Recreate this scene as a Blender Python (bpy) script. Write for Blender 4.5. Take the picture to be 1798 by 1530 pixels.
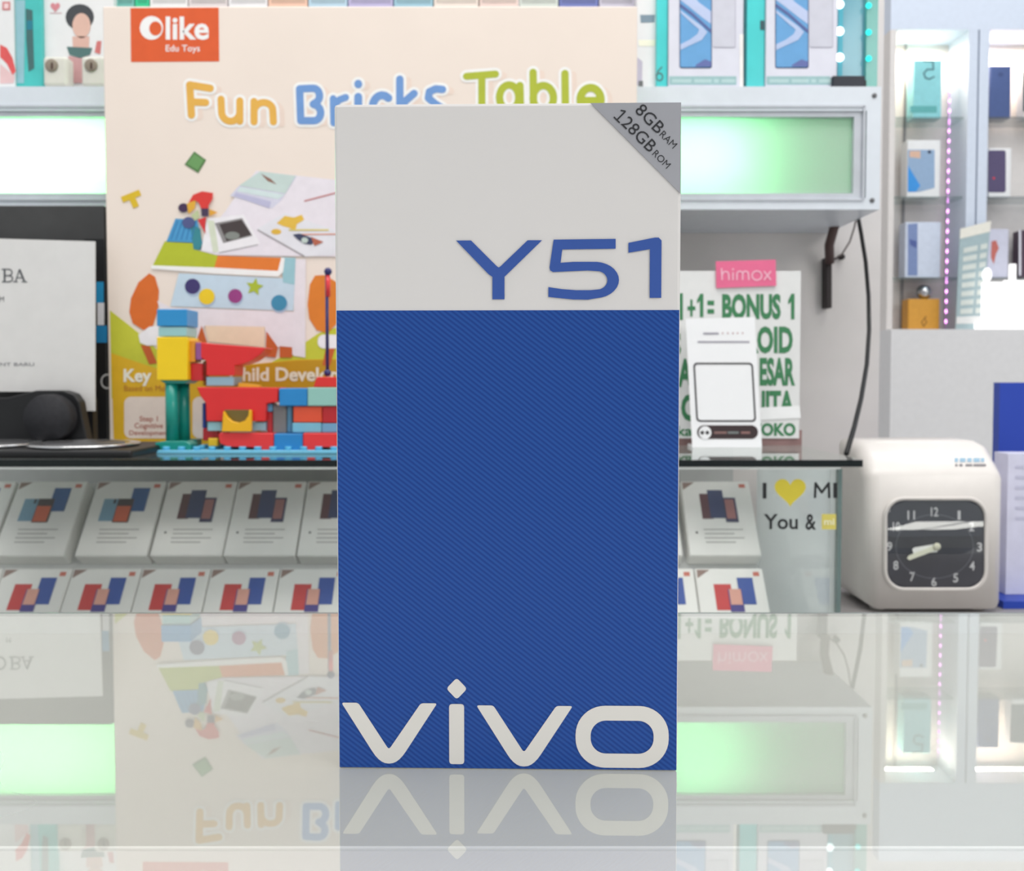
import bpy, bmesh, math, random
from mathutils import Vector, Matrix

random.seed(7)
for o in list(bpy.data.objects):
    bpy.data.objects.remove(o, do_unlink=True)
scene = bpy.context.scene
COL = scene.collection

# ------------------------------------------------------------------ camera
F_PX = 1550.0
CAM_Z = 0.0979
C_Y = 718.0            # row of the lens axis: the photo is cropped a little off centre
PITCH = math.atan(53.0 / F_PX)
cam_d = bpy.data.cameras.new('camera')
cam_d.sensor_width = 36.0
cam_d.lens = 36.0 * F_PX / 1798.0
cam_d.shift_y = -(765.0 - C_Y) / 1798.0
cam_d.clip_start = 0.01
cam_d.clip_end = 60
cam_d.dof.use_dof = True
cam_d.dof.focus_distance = 0.222
cam_d.dof.aperture_fstop = 34.0
cam = bpy.data.objects.new('camera', cam_d)
COL.objects.link(cam)
cam.location = (0, 0, CAM_Z)
cam.rotation_euler = (math.pi / 2 - PITCH, 0, 0)
scene.camera = cam

# ------------------------------------------------------------------ world and light
scene.view_settings.view_transform = 'Standard'
scene.view_settings.look = 'None'
scene.view_settings.gamma = 1.0
scene.view_settings.use_curve_mapping = False
scene.view_settings.exposure = 0.0

w = bpy.data.worlds.new('shop_ambient')
scene.world = w
w.use_nodes = True
bg = w.node_tree.nodes['Background']
bg.inputs['Color'].default_value = (0.93, 0.97, 1.0, 1)
bg.inputs['Strength'].default_value = 0.64


def area(name, loc, target, sx, sy, power, color=(1, 1, 1)):
    d = bpy.data.lights.new(name, 'AREA')
    d.shape = 'RECTANGLE'
    d.size, d.size_y = sx, sy
    d.energy = power
    d.color = color
    o = bpy.data.objects.new(name, d)
    COL.objects.link(o)
    o.location = loc
    o.rotation_euler = (Vector(target) - Vector(loc)).to_track_quat('-Z', 'Y').to_euler()
    return o


area('ceiling_light_panel', (-0.1, 0.25, 2.1), (-0.1, 0.95, 0.0), 2.4, 0.8, 34, (1.0, 0.97, 0.94))
area('ceiling_light_panel', (1.4, 1.4, 2.3), (1.4, 2.4, 0.2), 1.4, 0.6, 15, (0.90, 0.95, 1.0))


# ------------------------------------------------------------------ projection helper: where a measured point of the photo lies at a given distance
def PX(u, v, D):
    cp, sp = math.cos(PITCH), math.sin(PITCH)
    rx = u - 899.0
    ry = F_PX * cp - (v - C_Y) * sp
    rz = -F_PX * sp - (v - C_Y) * cp
    t = D / ry
    return Vector((rx * t, D, CAM_Z + rz * t))


def ZX(v, D):
    return PX(899, v, D).z


def XX(u, D, v=600):
    return PX(u, v, D).x


# ------------------------------------------------------------------ materials
def lin(c):
    r = []
    for x in c[:3]:
        x = x / 255.0
        r.append(x / 12.92 if x <= 0.04045 else ((x + 0.055) / 1.055) ** 2.4)
    return (r[0], r[1], r[2], 1.0)


MATS = {}


def mat(name, rgb, rough=0.5, metal=0.0, spec=0.4, var=0.04, scale=60.0, coat=0.0):
    if name in MATS:
        return MATS[name]
    m = bpy.data.materials.new(name)
    m.use_nodes = True
    nt = m.node_tree
    b = nt.nodes['Principled BSDF']
    b.inputs['Roughness'].default_value = rough
    b.inputs['Metallic'].default_value = metal
    b.inputs['Specular IOR Level'].default_value = spec
    b.inputs['Coat Weight'].default_value = coat
    b.inputs['Coat Roughness'].default_value = 0.06
    c = lin(rgb)
    tc = nt.nodes.new('ShaderNodeTexCoord')
    nz = nt.nodes.new('ShaderNodeTexNoise')
    nz.inputs['Scale'].default_value = scale
    nz.inputs['Detail'].default_value = 3
    rp = nt.nodes.new('ShaderNodeValToRGB')
    rp.color_ramp.elements[0].position = 0.3
    rp.color_ramp.elements[1].position = 0.7
    rp.color_ramp.elements[0].color = (c[0] * (1 - var), c[1] * (1 - var), c[2] * (1 - var), 1)
    rp.color_ramp.elements[1].color = (min(1, c[0] * (1 + var)), min(1, c[1] * (1 + var)), min(1, c[2] * (1 + var)), 1)
    nt.links.new(tc.outputs['Object'], nz.inputs['Vector'])
    nt.links.new(nz.outputs['Fac'], rp.inputs['Fac'])
    nt.links.new(rp.outputs['Color'], b.inputs['Base Color'])
    MATS[name] = m
    return m


def pm(rgb, rough=0.55):
    return mat('print_%d_%d_%d' % tuple(rgb[:3]), rgb, rough, var=0.03, scale=90)


def plastic(rgb):
    return mat('plastic_%d_%d_%d' % tuple(rgb[:3]), rgb, 0.28, spec=0.5, var=0.02)


def emis(name, rgb, strength):
    if name in MATS:
        return MATS[name]
    m = bpy.data.materials.new(name)
    m.use_nodes = True
    nt = m.node_tree
    nt.nodes.remove(nt.nodes['Principled BSDF'])
    e = nt.nodes.new('ShaderNodeEmission')
    e.inputs['Color'].default_value = lin(rgb)
    e.inputs['Strength'].default_value = strength
    nt.links.new(e.outputs[0], nt.nodes['Material Output'].inputs[0])
    MATS[name] = m
    return m


def glass(name, tint, f0=0.045, rough=0.0, gain=0.955):
    m = bpy.data.materials.new(name)
    m.use_nodes = True
    nt = m.node_tree
    nt.nodes.remove(nt.nodes['Principled BSDF'])
    tr = nt.nodes.new('ShaderNodeBsdfTransparent')
    tr.inputs['Color'].default_value = (*tint, 1)
    gl = nt.nodes.new('ShaderNodeBsdfGlossy')
    gl.inputs['Roughness'].default_value = rough
    gl.inputs['Color'].default_value = (0.97, 1, 0.98, 1)
    lw = nt.nodes.new('ShaderNodeLayerWeight')
    lw.inputs['Blend'].default_value = 0.5
    pw = nt.nodes.new('ShaderNodeMath'); pw.operation = 'POWER'; pw.inputs[1].default_value = 5
    ml = nt.nodes.new('ShaderNodeMath'); ml.operation = 'MULTIPLY_ADD'
    ml.inputs[1].default_value = gain; ml.inputs[2].default_value = f0
    mx = nt.nodes.new('ShaderNodeMixShader')
    nt.links.new(lw.outputs['Facing'], pw.inputs[0])
    nt.links.new(pw.outputs[0], ml.inputs[0])
    nt.links.new(ml.outputs[0], mx.inputs[0])
    nt.links.new(tr.outputs[0], mx.inputs[1])
    nt.links.new(gl.outputs[0], mx.inputs[2])
    nt.links.new(mx.outputs[0], nt.nodes['Material Output'].inputs[0])
    return m


G_TABLE = glass('counter_glass_top', (0.985, 0.99, 0.98), 0.27, 0.0, 0.73)
# pale diffuse haze mixed in to brighten the counter glass and wash out its reflection
_nt = G_TABLE.node_tree
_out = _nt.nodes['Material Output']
_src = _out.inputs[0].links[0].from_socket
_df = _nt.nodes.new('ShaderNodeBsdfDiffuse'); _df.inputs['Color'].default_value = (0.96, 0.96, 0.90, 1)
_tc = _nt.nodes.new('ShaderNodeTexCoord'); _nz = _nt.nodes.new('ShaderNodeTexNoise'); _nz.inputs['Scale'].default_value = 7
_mr = _nt.nodes.new('ShaderNodeMapRange'); _mr.inputs['To Min'].default_value = 0.22; _mr.inputs['To Max'].default_value = 0.28
_mx = _nt.nodes.new('ShaderNodeMixShader')
_nt.links.new(_tc.outputs['Object'], _nz.inputs['Vector']); _nt.links.new(_nz.outputs['Fac'], _mr.inputs['Value']); _nt.links.new(_mr.outputs[0], _mx.inputs[0])
_nt.links.new(_src, _mx.inputs[1]); _nt.links.new(_df.outputs[0], _mx.inputs[2]); _nt.links.new(_mx.outputs[0], _out.inputs[0])
G_CLEAR = glass('clear_pane', (0.985, 0.99, 0.985), 0.035)
G_CLOCK = glass('clock_cover', (0.97, 0.98, 0.98), 0.09)
G_WRAP = glass('wrap', (0.99, 0.99, 0.99), 0.03)


# ------------------------------------------------------------------ mesh builder
class MB:
    def __init__(s):
        s.v = []; s.f = []; s.m = []; s.mats = []; s.sm = []

    def mi(s, m):
        if m not in s.mats:
            s.mats.append(m)
        return s.mats.index(m)

    def add(s, vs, fs, m, smooth=False):
        o = len(s.v); k = s.mi(m)
        s.v += [Vector(p) for p in vs]
        for f in fs:
            s.f.append([o + i for i in f]); s.m.append(k); s.sm.append(smooth)
        return s

    def bm(s, b, m, smooth=False):
        b.verts.index_update()
        return s.add([v.co.copy() for v in b.verts], [[v.index for v in f.verts] for f in b.faces], m, smooth)

    def box(s, x0, x1, y0, y1, z0, z1, m, bev=0.0, seg=1):
        b = bmesh.new()
        bmesh.ops.create_cube(b, size=1.0)
        for v in b.verts:
            v.co = Vector((x0 + (v.co.x + .5) * (x1 - x0), y0 + (v.co.y + .5) * (y1 - y0), z0 + (v.co.z + .5) * (z1 - z0)))
        if bev:
            bmesh.ops.bevel(b, geom=list(b.edges), offset=bev, segments=seg, affect='EDGES', profile=0.5)
        s.bm(b, m, False); b.free()
        return s

    def prism_pts(s, front, back, m, bev=0.0, seg=1):
        """front/back: equal lists of 3d points"""
        b = bmesh.new()
        n = len(front)
        fv = [b.verts.new(p) for p in front]; bv = [b.verts.new(p) for p in back]
        b.faces.new(fv); b.faces.new(list(reversed(bv)))
        for i in range(n):
            j = (i + 1) % n
            b.faces.new([fv[j], fv[i], bv[i], bv[j]])
        bmesh.ops.recalc_face_normals(b, faces=list(b.faces))
        if bev:
            bmesh.ops.bevel(b, geom=list(b.edges), offset=bev, segments=seg, affect='EDGES', profile=0.5)
        s.bm(b, m); b.free()
        return s

    def ppx(s, pts, D, depth, m, bev=0.0, seg=1):
        """a block whose front outline was measured in the photo at distance D; it runs straight back by depth"""
        fr = [PX(u, v, D) for u, v in pts]
        return s.prism_pts(fr, [p + Vector((0, depth, 0)) for p in fr], m, bev, seg)

    def rect(s, u0, v0, u1, v1, D, depth, m, bev=0.0, seg=1):
        return s.ppx([(u0, v0), (u1, v0), (u1, v1), (u0, v1)], D, depth, m, bev, seg)

    # ---- flat print on a plane y = D
    def flat(s, pts, D, m):
        vs = [PX(u, v, D) for u, v in pts]
        a = 0
        for i in range(len(vs)):
            p, q = vs[i], vs[(i + 1) % len(vs)]
            a += p.x * q.z - q.x * p.z
        idx = list(range(len(vs)))
        if a < 0:
            idx.reverse()
        return s.add(vs, [idx], m)

    def disc(s, u, v, ru, D, m, rv=None, n=20, a0=0.0):
        rv = rv or ru
        return s.flat([(u + ru * math.cos(a0 + 2 * math.pi * i / n), v + rv * math.sin(a0 + 2 * math.pi * i / n)) for i in range(n)], D, m)

    def stroke(s, pts, wd, D, m, cap=True):
        h = wd / 2.0
        s.k = getattr(s, 'k', 0)
        for i in range(len(pts) - 1):
            (a, b), (c, d) = pts[i], pts[i + 1]
            L = math.hypot(c - a, d - b) or 1e-6
            nx, ny = -(d - b) / L * h, (c - a) / L * h
            s.k += 1
            s.flat([(a + nx, b + ny), (c + nx, d + ny), (c - nx, d - ny), (a - nx, b - ny)], D - 2e-6 * (s.k % 40), m)
        for i, p in enumerate(pts):
            if cap or 0 < i < len(pts) - 1:
                s.k += 1
                s.disc(p[0], p[1], h, D - 2e-6 * (s.k % 40), m, n=14)
        return s

    def text(s, t, u0, v0, u1, v1, D, m, bold=0.0, rot=0.0):
        vs, fs = text_geo(t, bold)
        mnx = min(p[0] for p in vs); mxx = max(p[0] for p in vs); mny = min(p[1] for p in vs); mxy = max(p[1] for p in vs)
        cu, cv = (u0 + u1) / 2, (v0 + v1) / 2
        out = []
        for x, y in vs:
            du = (x - mnx) / (mxx - mnx) * (u1 - u0) + u0 - cu
            dv = (mxy - y) / (mxy - mny) * (v1 - v0) + v0 - cv
            c, q = math.cos(rot), math.sin(rot)
            out.append(PX(cu + du * c - dv * q, cv + du * q + dv * c, D))
        return s.add(out, fs, m)

    def lathe(s, prof, c, axis, m, n=24, smooth=True):
        """prof: (radius, height) pairs along the axis vector"""
        ax = Vector(axis).normalized()
        t = ax.orthogonal().normalized(); b2 = ax.cross(t)
        vs = []; fs = []
        for r, h in prof:
            for i in range(n):
                a = 2 * math.pi * i / n
                vs.append(Vector(c) + ax * h + (t * math.cos(a) + b2 * math.sin(a)) * r)
        for k in range(len(prof) - 1):
            for i in range(n):
                j = (i + 1) % n
                fs.append([k * n + i, k * n + j, (k + 1) * n + j, (k + 1) * n + i])
        fs.append(list(reversed(range(n))))
        fs.append([(len(prof) - 1) * n + i for i in range(n)])
        return s.add(vs, fs, m, smooth)

    def tube(s, pts, r, m, n=8):
        pts = [Vector(p) for p in pts]
        vs = []; fs = []
        for i, p in enumerate(pts):
            d = (pts[min(i + 1, len(pts) - 1)] - pts[max(i - 1, 0)]).normalized()
            a = Vector((0, 1, 0)) if abs(d.y) < 0.9 else Vector((1, 0, 0))
            e1 = d.cross(a).normalized(); e2 = d.cross(e1)
            for k in range(n):
                q = 2 * math.pi * k / n
                vs.append(p + (e1 * math.cos(q) + e2 * math.sin(q)) * r)
        for i in range(len(pts) - 1):
            for k in range(n):
                j = (k + 1) % n
                fs.append([i * n + k, i * n + j, (i + 1) * n + j, (i + 1) * n + k])
        fs.append(list(reversed(range(n)))); fs.append([(len(pts) - 1) * n + k for k in range(n)])
        return s.add(vs, fs, m, True)

    def mesh(s, name, base):
        me = bpy.data.meshes.new(name)
        me.from_pydata([p - base for p in s.v], [], s.f)
        for m in s.mats:
            me.materials.append(m)
        for i, p in enumerate(me.polygons):
            p.material_index = s.m[i]; p.use_smooth = s.sm[i]
        me.update()
        return me


TXT = {}


def text_geo(t, bold):
    k = (t, bold)
    if k in TXT:
        return TXT[k]
    cu = bpy.data.curves.new('lettering', 'FONT')
    cu.body = t; cu.offset = bold; cu.resolution_u = 3
    ob = bpy.data.objects.new('lettering', cu)
    COL.objects.link(ob)
    bpy.context.view_layer.update()
    dg = bpy.context.evaluated_depsgraph_get()
    me = bpy.data.meshes.new_from_object(ob.evaluated_get(dg))
    vs = [(v.co.x, v.co.y) for v in me.vertices]
    fs = [list(p.vertices) for p in me.polygons]
    # face the reader
    out = []
    for f in fs:
        a = sum(vs[f[i]][0] * vs[f[(i + 1) % len(f)]][1] - vs[f[(i + 1) % len(f)]][0] * vs[f[i]][1] for i in range(len(f)))
        out.append(f if a > 0 else f[::-1])
    bpy.data.objects.remove(ob); bpy.data.curves.remove(cu); bpy.data.meshes.remove(me)
    TXT[k] = (vs, out)
    return TXT[k]


BASE = {}


def tag(o, label=None, cat=None, group=None, kind=None):
    if label: o['label'] = label
    if cat: o['category'] = cat
    if group: o['group'] = group
    if kind: o['kind'] = kind
    return o


def thing(name, label, cat, base, group=None):
    o = bpy.data.objects.new(name, None)
    o.empty_display_size = 0.02
    COL.objects.link(o)
    o.location = base
    BASE[o.name] = Vector(base)
    return tag(o, label, cat, group)


def part(name, mb, parent, label=None):
    b = BASE[parent.name]
    o = bpy.data.objects.new(name, mb.mesh(name, b))
    COL.objects.link(o)
    o.parent = parent
    BASE[o.name] = b
    if label: o['label'] = label
    return o


def single(name, mb, label, cat, base, group=None):
    b = Vector(base)
    o = bpy.data.objects.new(name, mb.mesh(name, b))
    COL.objects.link(o)
    o.location = b
    BASE[o.name] = b
    return tag(o, label, cat, group)


def struct(name, mb, base=(0, 0, 0)):
    b = Vector(base)
    o = bpy.data.objects.new(name, mb.mesh(name, b))
    COL.objects.link(o)
    o.location = b
    o['kind'] = 'structure'
    BASE[o.name] = b
    return o


def copy_tree(o, parent=None):
    c = o.copy(); COL.objects.link(c); c.parent = parent
    for ch in o.children:
        copy_tree(ch, c)
    return c


# common materials
WHITE = mat('white_card', (236, 236, 236), 0.5, var=0.02)
PAPER = mat('white_paper', (240, 240, 238), 0.7, var=0.02)
WALLM = mat('painted_wall', (224, 219, 217), 0.8, var=0.06, scale=9)
BLACKP = mat('black_plastic', (26, 26, 28), 0.4, var=0.1)
ALU = mat('aluminium', (214, 220, 222), 0.3, metal=0.6)
WFRAME = mat('white_enamel', (222, 228, 236), 0.35, var=0.02)
DARKEDGE = mat('dark_glass_edge', (14, 24, 28), 0.15)
TEALCARD = mat('turquoise_card', (80, 195, 190), 0.25, var=0.05)

# =================================================================== THE SETTING
ZF = -0.95
struct('floor', MB().box(-2.2, 3.4, -3.2, 3.2, ZF - 0.04, ZF, mat('floor_tile', (200, 200, 198), 0.3, var=0.08, scale=4)))
WALL_Y = 1.22
struct('wall_back', MB().box(-1.9, 0.507, WALL_Y, WALL_Y + 0.05, ZF, 1.6, WALLM))
struct('wall_far', MB().box(0.4, 2.6, 3.02, 3.08, ZF, 1.9, WALLM))

# =================================================================== FRONT GLASS COUNTER
YB = CAM_Z / math.tan(PITCH + math.atan((1078.0 - C_Y) / F_PX))
YSEAM = (CAM_Z + 0.0085) / math.tan(PITCH + math.atan((1487.0 - C_Y) / F_PX))
t = thing('glass_counter', 'pale glass-topped shop counter with mirror-like top under the blue and white phone box', 'counter', (0.1, 0.1, ZF))
G_UNDER = glass('glass_underside', (0.985, 0.99, 0.98), 0.0, 0.0, 0.0)
gt = MB().box(-0.75, 0.95, -0.2, YB, -0.008, 0.0, G_UNDER)
gi = gt.mi(G_TABLE)
for k, f in enumerate(gt.f):
    if min(gt.v[q].z for q in f) > -1e-6:
        gt.m[k] = gi
part('glass_top', gt, t, 'clear reflective glass top')
UND = mat('pale_lining', (236, 236, 228), 0.6, var=0.02, scale=5)
UND2 = mat('grey_lining', (206, 203, 204), 0.5, var=0.03, scale=6)
part('front_lining_board', MB().box(-0.74, 0.94, -0.19, YSEAM - 0.001, -0.03, -0.009, UND2), t, 'grey lining board under the glass')
part('seam_strip', MB().box(-0.74, 0.94, YSEAM - 0.0008, YSEAM + 0.0002, -0.029, -0.0085, WHITE), t, 'white seam strip')
part('rear_panel', MB().box(-0.75, 0.95, YB + 0.0001, YB + 0.002, -0.3, -0.0085, UND), t, 'pale inner rear panel')
part('rear_edge', MB().box(-0.75, 0.95, YB + 0.0001, YB + 0.002, -0.0084, -0.0012, mat('white_rail', (248, 250, 248), 0.25)), t, 'white rear edging')
part('edge_gasket', MB().box(-0.75, 0.95, YB + 0.0001, YB + 0.002, -0.0011, 0.0, mat('grey_gasket', (120, 126, 126), 0.3)), t, 'dark thin gasket line')
part('body', MB().box(-0.74, 0.94, -0.19, YB + 0.002, ZF, -0.3005, mat('counter_body', (205, 208, 210), 0.4)), t)

for xa in (-0.75, 0.948):
    part('end_panel', MB().box(xa, xa + 0.002, -0.19, YB - 0.0002, -0.3, -0.0085, UND), t)
part('front_panel', MB().box(-0.74, 0.94, -0.192, -0.19, -0.3, -0.0305, UND), t)

# =================================================================== REAR DISPLAY COUNTER
DF = 0.805
ZS = ZX(808, DF)
XR = XX(1478, DF)          # right end of the case
XL = -0.85
t = thing('display_counter', 'glass display counter behind, dark-edged top, rows of white phone boxes inside', 'counter', (-0.2, 0.95, ZF))
part('glass_shelf', MB().box(XL, XX(1517, DF), DF + 0.0008, 1.205, ZS - 0.0062, ZS, glass('shelf_sheet', (0.985, 0.99, 0.985), 0.04)), t, 'glass top sheet')
part('shelf_edge', MB().box(XL, XX(1517, DF), DF - 0.0012, DF + 0.0006, ZS - 0.0062, ZS, DARKEDGE), t, 'dark polished front edge of the glass top')
part('edge_rail', MB().box(XL, XR, DF - 0.0005, DF + 0.012, ZS - 0.0085, ZS - 0.0063, mat('bright_rail', (225, 228, 226), 0.25, metal=0.3)), t, 'thin bright rail')
ZB = -0.36
part('front_glass', MB().box(XL, XR, DF + 0.004, DF + 0.009, ZB, ZS - 0.0087, G_CLEAR), t, 'clear front pane')
SIDEG = glass('side_pane', (0.93, 0.96, 0.95), 0.07)
_nt = SIDEG.node_tree
_out = _nt.nodes['Material Output']
_src = _out.inputs[0].links[0].from_socket
_df = _nt.nodes.new('ShaderNodeBsdfTranslucent'); _df.inputs['Color'].default_value = (0.86, 0.9, 0.9, 1)  # pale translucent haze mixed in to lighten the dim pane
_mx = _nt.nodes.new('ShaderNodeMixShader'); _mx.inputs[0].default_value = 0.5
_nt.links.new(_src, _mx.inputs[1]); _nt.links.new(_df.outputs[0], _mx.inputs[2]); _nt.links.new(_mx.outputs[0], _out.inputs[0])
part('side_glass', MB().box(XR - 0.005, XR, DF + 0.0095, 1.06, ZB, ZS - 0.0087, SIDEG), t, 'side pane with added pale haze')
part('corner_edge', MB().box(XR + 0.0002, XR + 0.0035, DF + 0.004, DF + 0.0105, ZB, ZS - 0.0087, mat('green_glass_edge', (112, 132, 130), 0.2)), t, 'greenish polished corner edge')
part('back_panel', MB().box(XL, XR, 1.195, 1.21, ZB, ZS - 0.0087, mat('case_back', (188, 190, 190), 0.5)), t)
part('base_cabinet', MB().box(XL, XR, DF + 0.004, 1.21, ZF, ZB - 0.0005, mat('case_base', (200, 202, 204), 0.4)), t)
# slogan on the front pane
DS = DF + 0.0036
BLK = pm((40, 42, 44))
sl = MB()
sl.text('I', 1339, 848, 1346, 876, DS, BLK, 0.02)
sl.stroke([(1431, 875), (1432, 849), (1443, 865), (1455, 849), (1456, 875)], 4.6, DS, BLK, False)
sl.text('I', 1463, 848, 1470, 875, DS, BLK, 0.02)
sl.text('You', 1341, 903, 1401, 930, DS, BLK, 0.02)
sl.text('&', 1414, 903, 1433, 931, DS, BLK, 0.02)
fg = part('slogan_lettering', sl, t, 'black slogan lettering on the front pane')
hp = []
for i in range(40):
    a = 2 * math.pi * i / 40
    hx = 16 * math.sin(a) ** 3
    hy = 13 * math.cos(a) - 5 * math.cos(2 * a) - 2 * math.cos(3 * a) - math.cos(4 * a)
    hp.append((1387.5 + hx / 16 * 27.5, 862 - hy / 14.5 * 25))
part('heart_decal', MB().flat(hp, DS, pm((222, 204, 66))), t, 'yellow heart')
dec = MB().rect(1443, 903, 1468, 930, DS, 0.0003, pm((226, 212, 110)))
dec.text('mi', 1447, 911, 1465, 922, DS - 0.0003, pm((250, 246, 210)), 0.02)
part('logo_decal', dec, t, 'small yellow square logo')

# riser that carries the two rows
UY, UZ = 0.060, 0.077
LN = math.hypot(UY, UZ)
uy, uz = UY / LN, UZ / LN
TH = 0.022


def row_frame(Dtop, vtop):
    return Vector((0, Dtop, ZX(vtop, Dtop)))


U_TOP = row_frame(1.04, 845)
L_TOP = row_frame(0.962, 998)
LU = LN
LL = 0.10
n_ = Vector((0, -uz, uy)); u_ = Vector((0, uy, uz))


def rowpt(top, along, below):
    return top - u_ * along - n_ * below


g = 0.0004
RM = mat('white_acrylic', (215, 216, 216), 0.4)
prof = [rowpt(U_TOP, -0.01, TH + g), rowpt(U_TOP, LU + 0.004, TH + g), rowpt(L_TOP, -0.003, TH + 0.006), rowpt(L_TOP, 0, TH + g), rowpt(L_TOP, LL + 0.004, TH + g)]
pp_ = [(p.y, p.z) for p in prof] + [(prof[-1].y, ZB + g), (prof[0].y, ZB + g)]
single('display_riser', MB().prism_pts([Vector((-0.80, y, z)) for y, z in pp_], [Vector((XR - 0.02, y, z)) for y, z in pp_], RM),
       'white sloping tiered stand under the rows of phone boxes', 'stand', (-0.2, 0.97, ZB))


def phone_carton(name, kind, wd, ln):
    """local frame: x across, y up the slope, z out of the face; origin at the lower back edge"""
    r = bpy.data.objects.new(name, None); r.empty_display_size = 0.02
    COL.objects.link(r); BASE[r.name] = Vector((0, 0, 0))
    part('box_body', MB().box(-wd / 2, wd / 2, 0, ln, 0, TH, mat('grey_white_card', (238, 237, 234), 0.45, var=0.02), 0.0012), r)
    e = TH + 0.0002

    def quad(mb, cx, cy, w_, h_, sk, m, zz=0.0):
        vs = [(cx - w_ / 2 - sk, cy - h_ / 2, e + zz), (cx + w_ / 2 - sk, cy - h_ / 2, e + zz), (cx + w_ / 2 + sk, cy + h_ / 2, e + zz), (cx - w_ / 2 + sk, cy + h_ / 2, e + zz)]
        mb.add(vs, [[0, 1, 2, 3]], m)
    W = wd
    pic = MB()
    yc = ln * 0.63
    if kind == 'A':
        quad(pic, -0.20 * W, ln * 0.60, 0.24 * W, ln * 0.30, 0.0, pm((120, 160, 185)))
        quad(pic, -0.16 * W, ln * 0.715, 0.035 * W, ln * 0.06, 0.0, pm((40, 44, 56)), 0.0002)
        quad(pic, 0.18 * W, ln * 0.74, 0.24 * W, ln * 0.32, 0.0, pm((45, 90, 150)), 0.0002)
        quad(pic, 0.0, ln * 0.59, 0.23 * W, ln * 0.32, 0.0, pm((62, 48, 58)), 0.0004)
        quad(pic, -0.005 * W, ln * 0.545, 0.2 * W, ln * 0.21, 0.0, pm((205, 95, 65)), 0.0006)
    elif kind == 'B':
        quad(pic, -0.17 * W, ln * 0.65, 0.16 * W, ln * 0.34, 0.0, pm((95, 55, 65)))
        quad(pic, -0.02 * W, ln * 0.68, 0.22 * W, ln * 0.38, 0.0, pm((50, 62, 105)), 0.0002)
        quad(pic, 0.17 * W, ln * 0.60, 0.18 * W, ln * 0.33, 0.0, pm((60, 58, 95)), 0.0004)
        quad(pic, 0.165 * W, ln * 0.61, 0.13 * W, ln * 0.26, 0.0, pm((165, 110, 110)), 0.0006)
    else:
        quad(pic, -0.13 * W, ln * 0.66, 0.25 * W, ln * 0.30, 0.0, pm((205, 65, 68)))
        quad(pic, 0.21 * W, ln * 0.73, 0.23 * W, ln * 0.31, 0.0, pm((55, 85, 165)), 0.0002)
        quad(pic, 0.04 * W, ln * 0.62, 0.2 * W, ln * 0.26, 0.0, pm((75, 65, 140)), 0.0004)
        quad(pic, 0.04 * W, ln * 0.66, 0.17 * W, ln * 0.18, 0.0, pm((225, 165, 150)), 0.0006)
    part('phone_picture', pic, r)
    lg = MB()
    quad(lg, 0.39 * W, ln * 0.93, 0.09 * W, ln * 0.05, 0.0, pm((205, 115, 100)))
    part('corner_logo', lg, r)
    fl = MB()
    fl.add([(-W / 2 + 0.002, ln - 0.002, e), (-W / 2 + 0.002, ln - 0.012, e), (-W / 2 + 0.016, ln - 0.002, e)], [[0, 1, 2]], pm((150, 125, 118)))
    part('seal_corner', fl, r)
    if kind != 'C':
        tx = MB()
        for k in range(4):
            quad(tx, 0.02 * W - (0.06 * W if k % 2 else 0), ln * (0.34 - 0.055 * k), (0.56 if k % 2 == 0 else 0.42) * W, ln * 0.016, 0.0, pm((182, 180, 178)))
        if kind == 'B':
            quad(tx, -0.36 * W, ln * 0.3, 0.03 * W, ln * 0.025, 0.0, pm((60, 60, 60)))
        part('fine_print', tx, r)
    return r


ORD = ['leftmost', 'second', 'third', 'fourth', 'fifth', 'sixth', 'seventh', 'eighth', 'ninth', 'tenth', 'eleventh', 'rightmost']
PHI = math.atan2(uz, uy)


def place_row(specs, top, ln, row, group, name):
    protos = {}
    n = len(specs)
    for i, (kind, x, wd) in enumerate(specs):
        key = (kind, wd)
        if key not in protos:
            protos[key] = phone_carton(name, kind, wd, ln); o = protos[key]
        else:
            o = copy_tree(protos[key])
        p = top - u_ * ln - n_ * TH
        o.location = (x, p.y, p.z)
        o.rotation_euler = (PHI, 0, 0)
        if i == 0:
            where = 'leftmost in'
        elif i == n - 1:
            where = 'rightmost in'
        else:
            where = ORD[i] + ' from the left in'
        look = {'A': 'teal-and-orange printed white', 'B': 'dark printed white', 'C': 'red-and-blue printed white'}[kind]
        tag(o, '%s phone box, %s the %s row in the counter' % (look, where, row), 'phone box', group)


ux = [-0.625, -0.5415, -0.449, -0.365, -0.283, -0.2007, -0.113, -0.025, 0.063, 0.151, 0.239]
place_row([('A' if i < 3 else 'B', x, 0.0805) for i, x in enumerate(ux)], U_TOP, LU, 'upper', 'phone boxes in the upper row of the glass counter', 'phone_carton')
place_row([('C', -0.406 + 0.0757 * (k + 0.5), 0.0745) for k in range(-3, 9)], L_TOP, LL, 'lower', 'phone boxes in the lower row of the glass counter', 'small_phone_carton')

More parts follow.
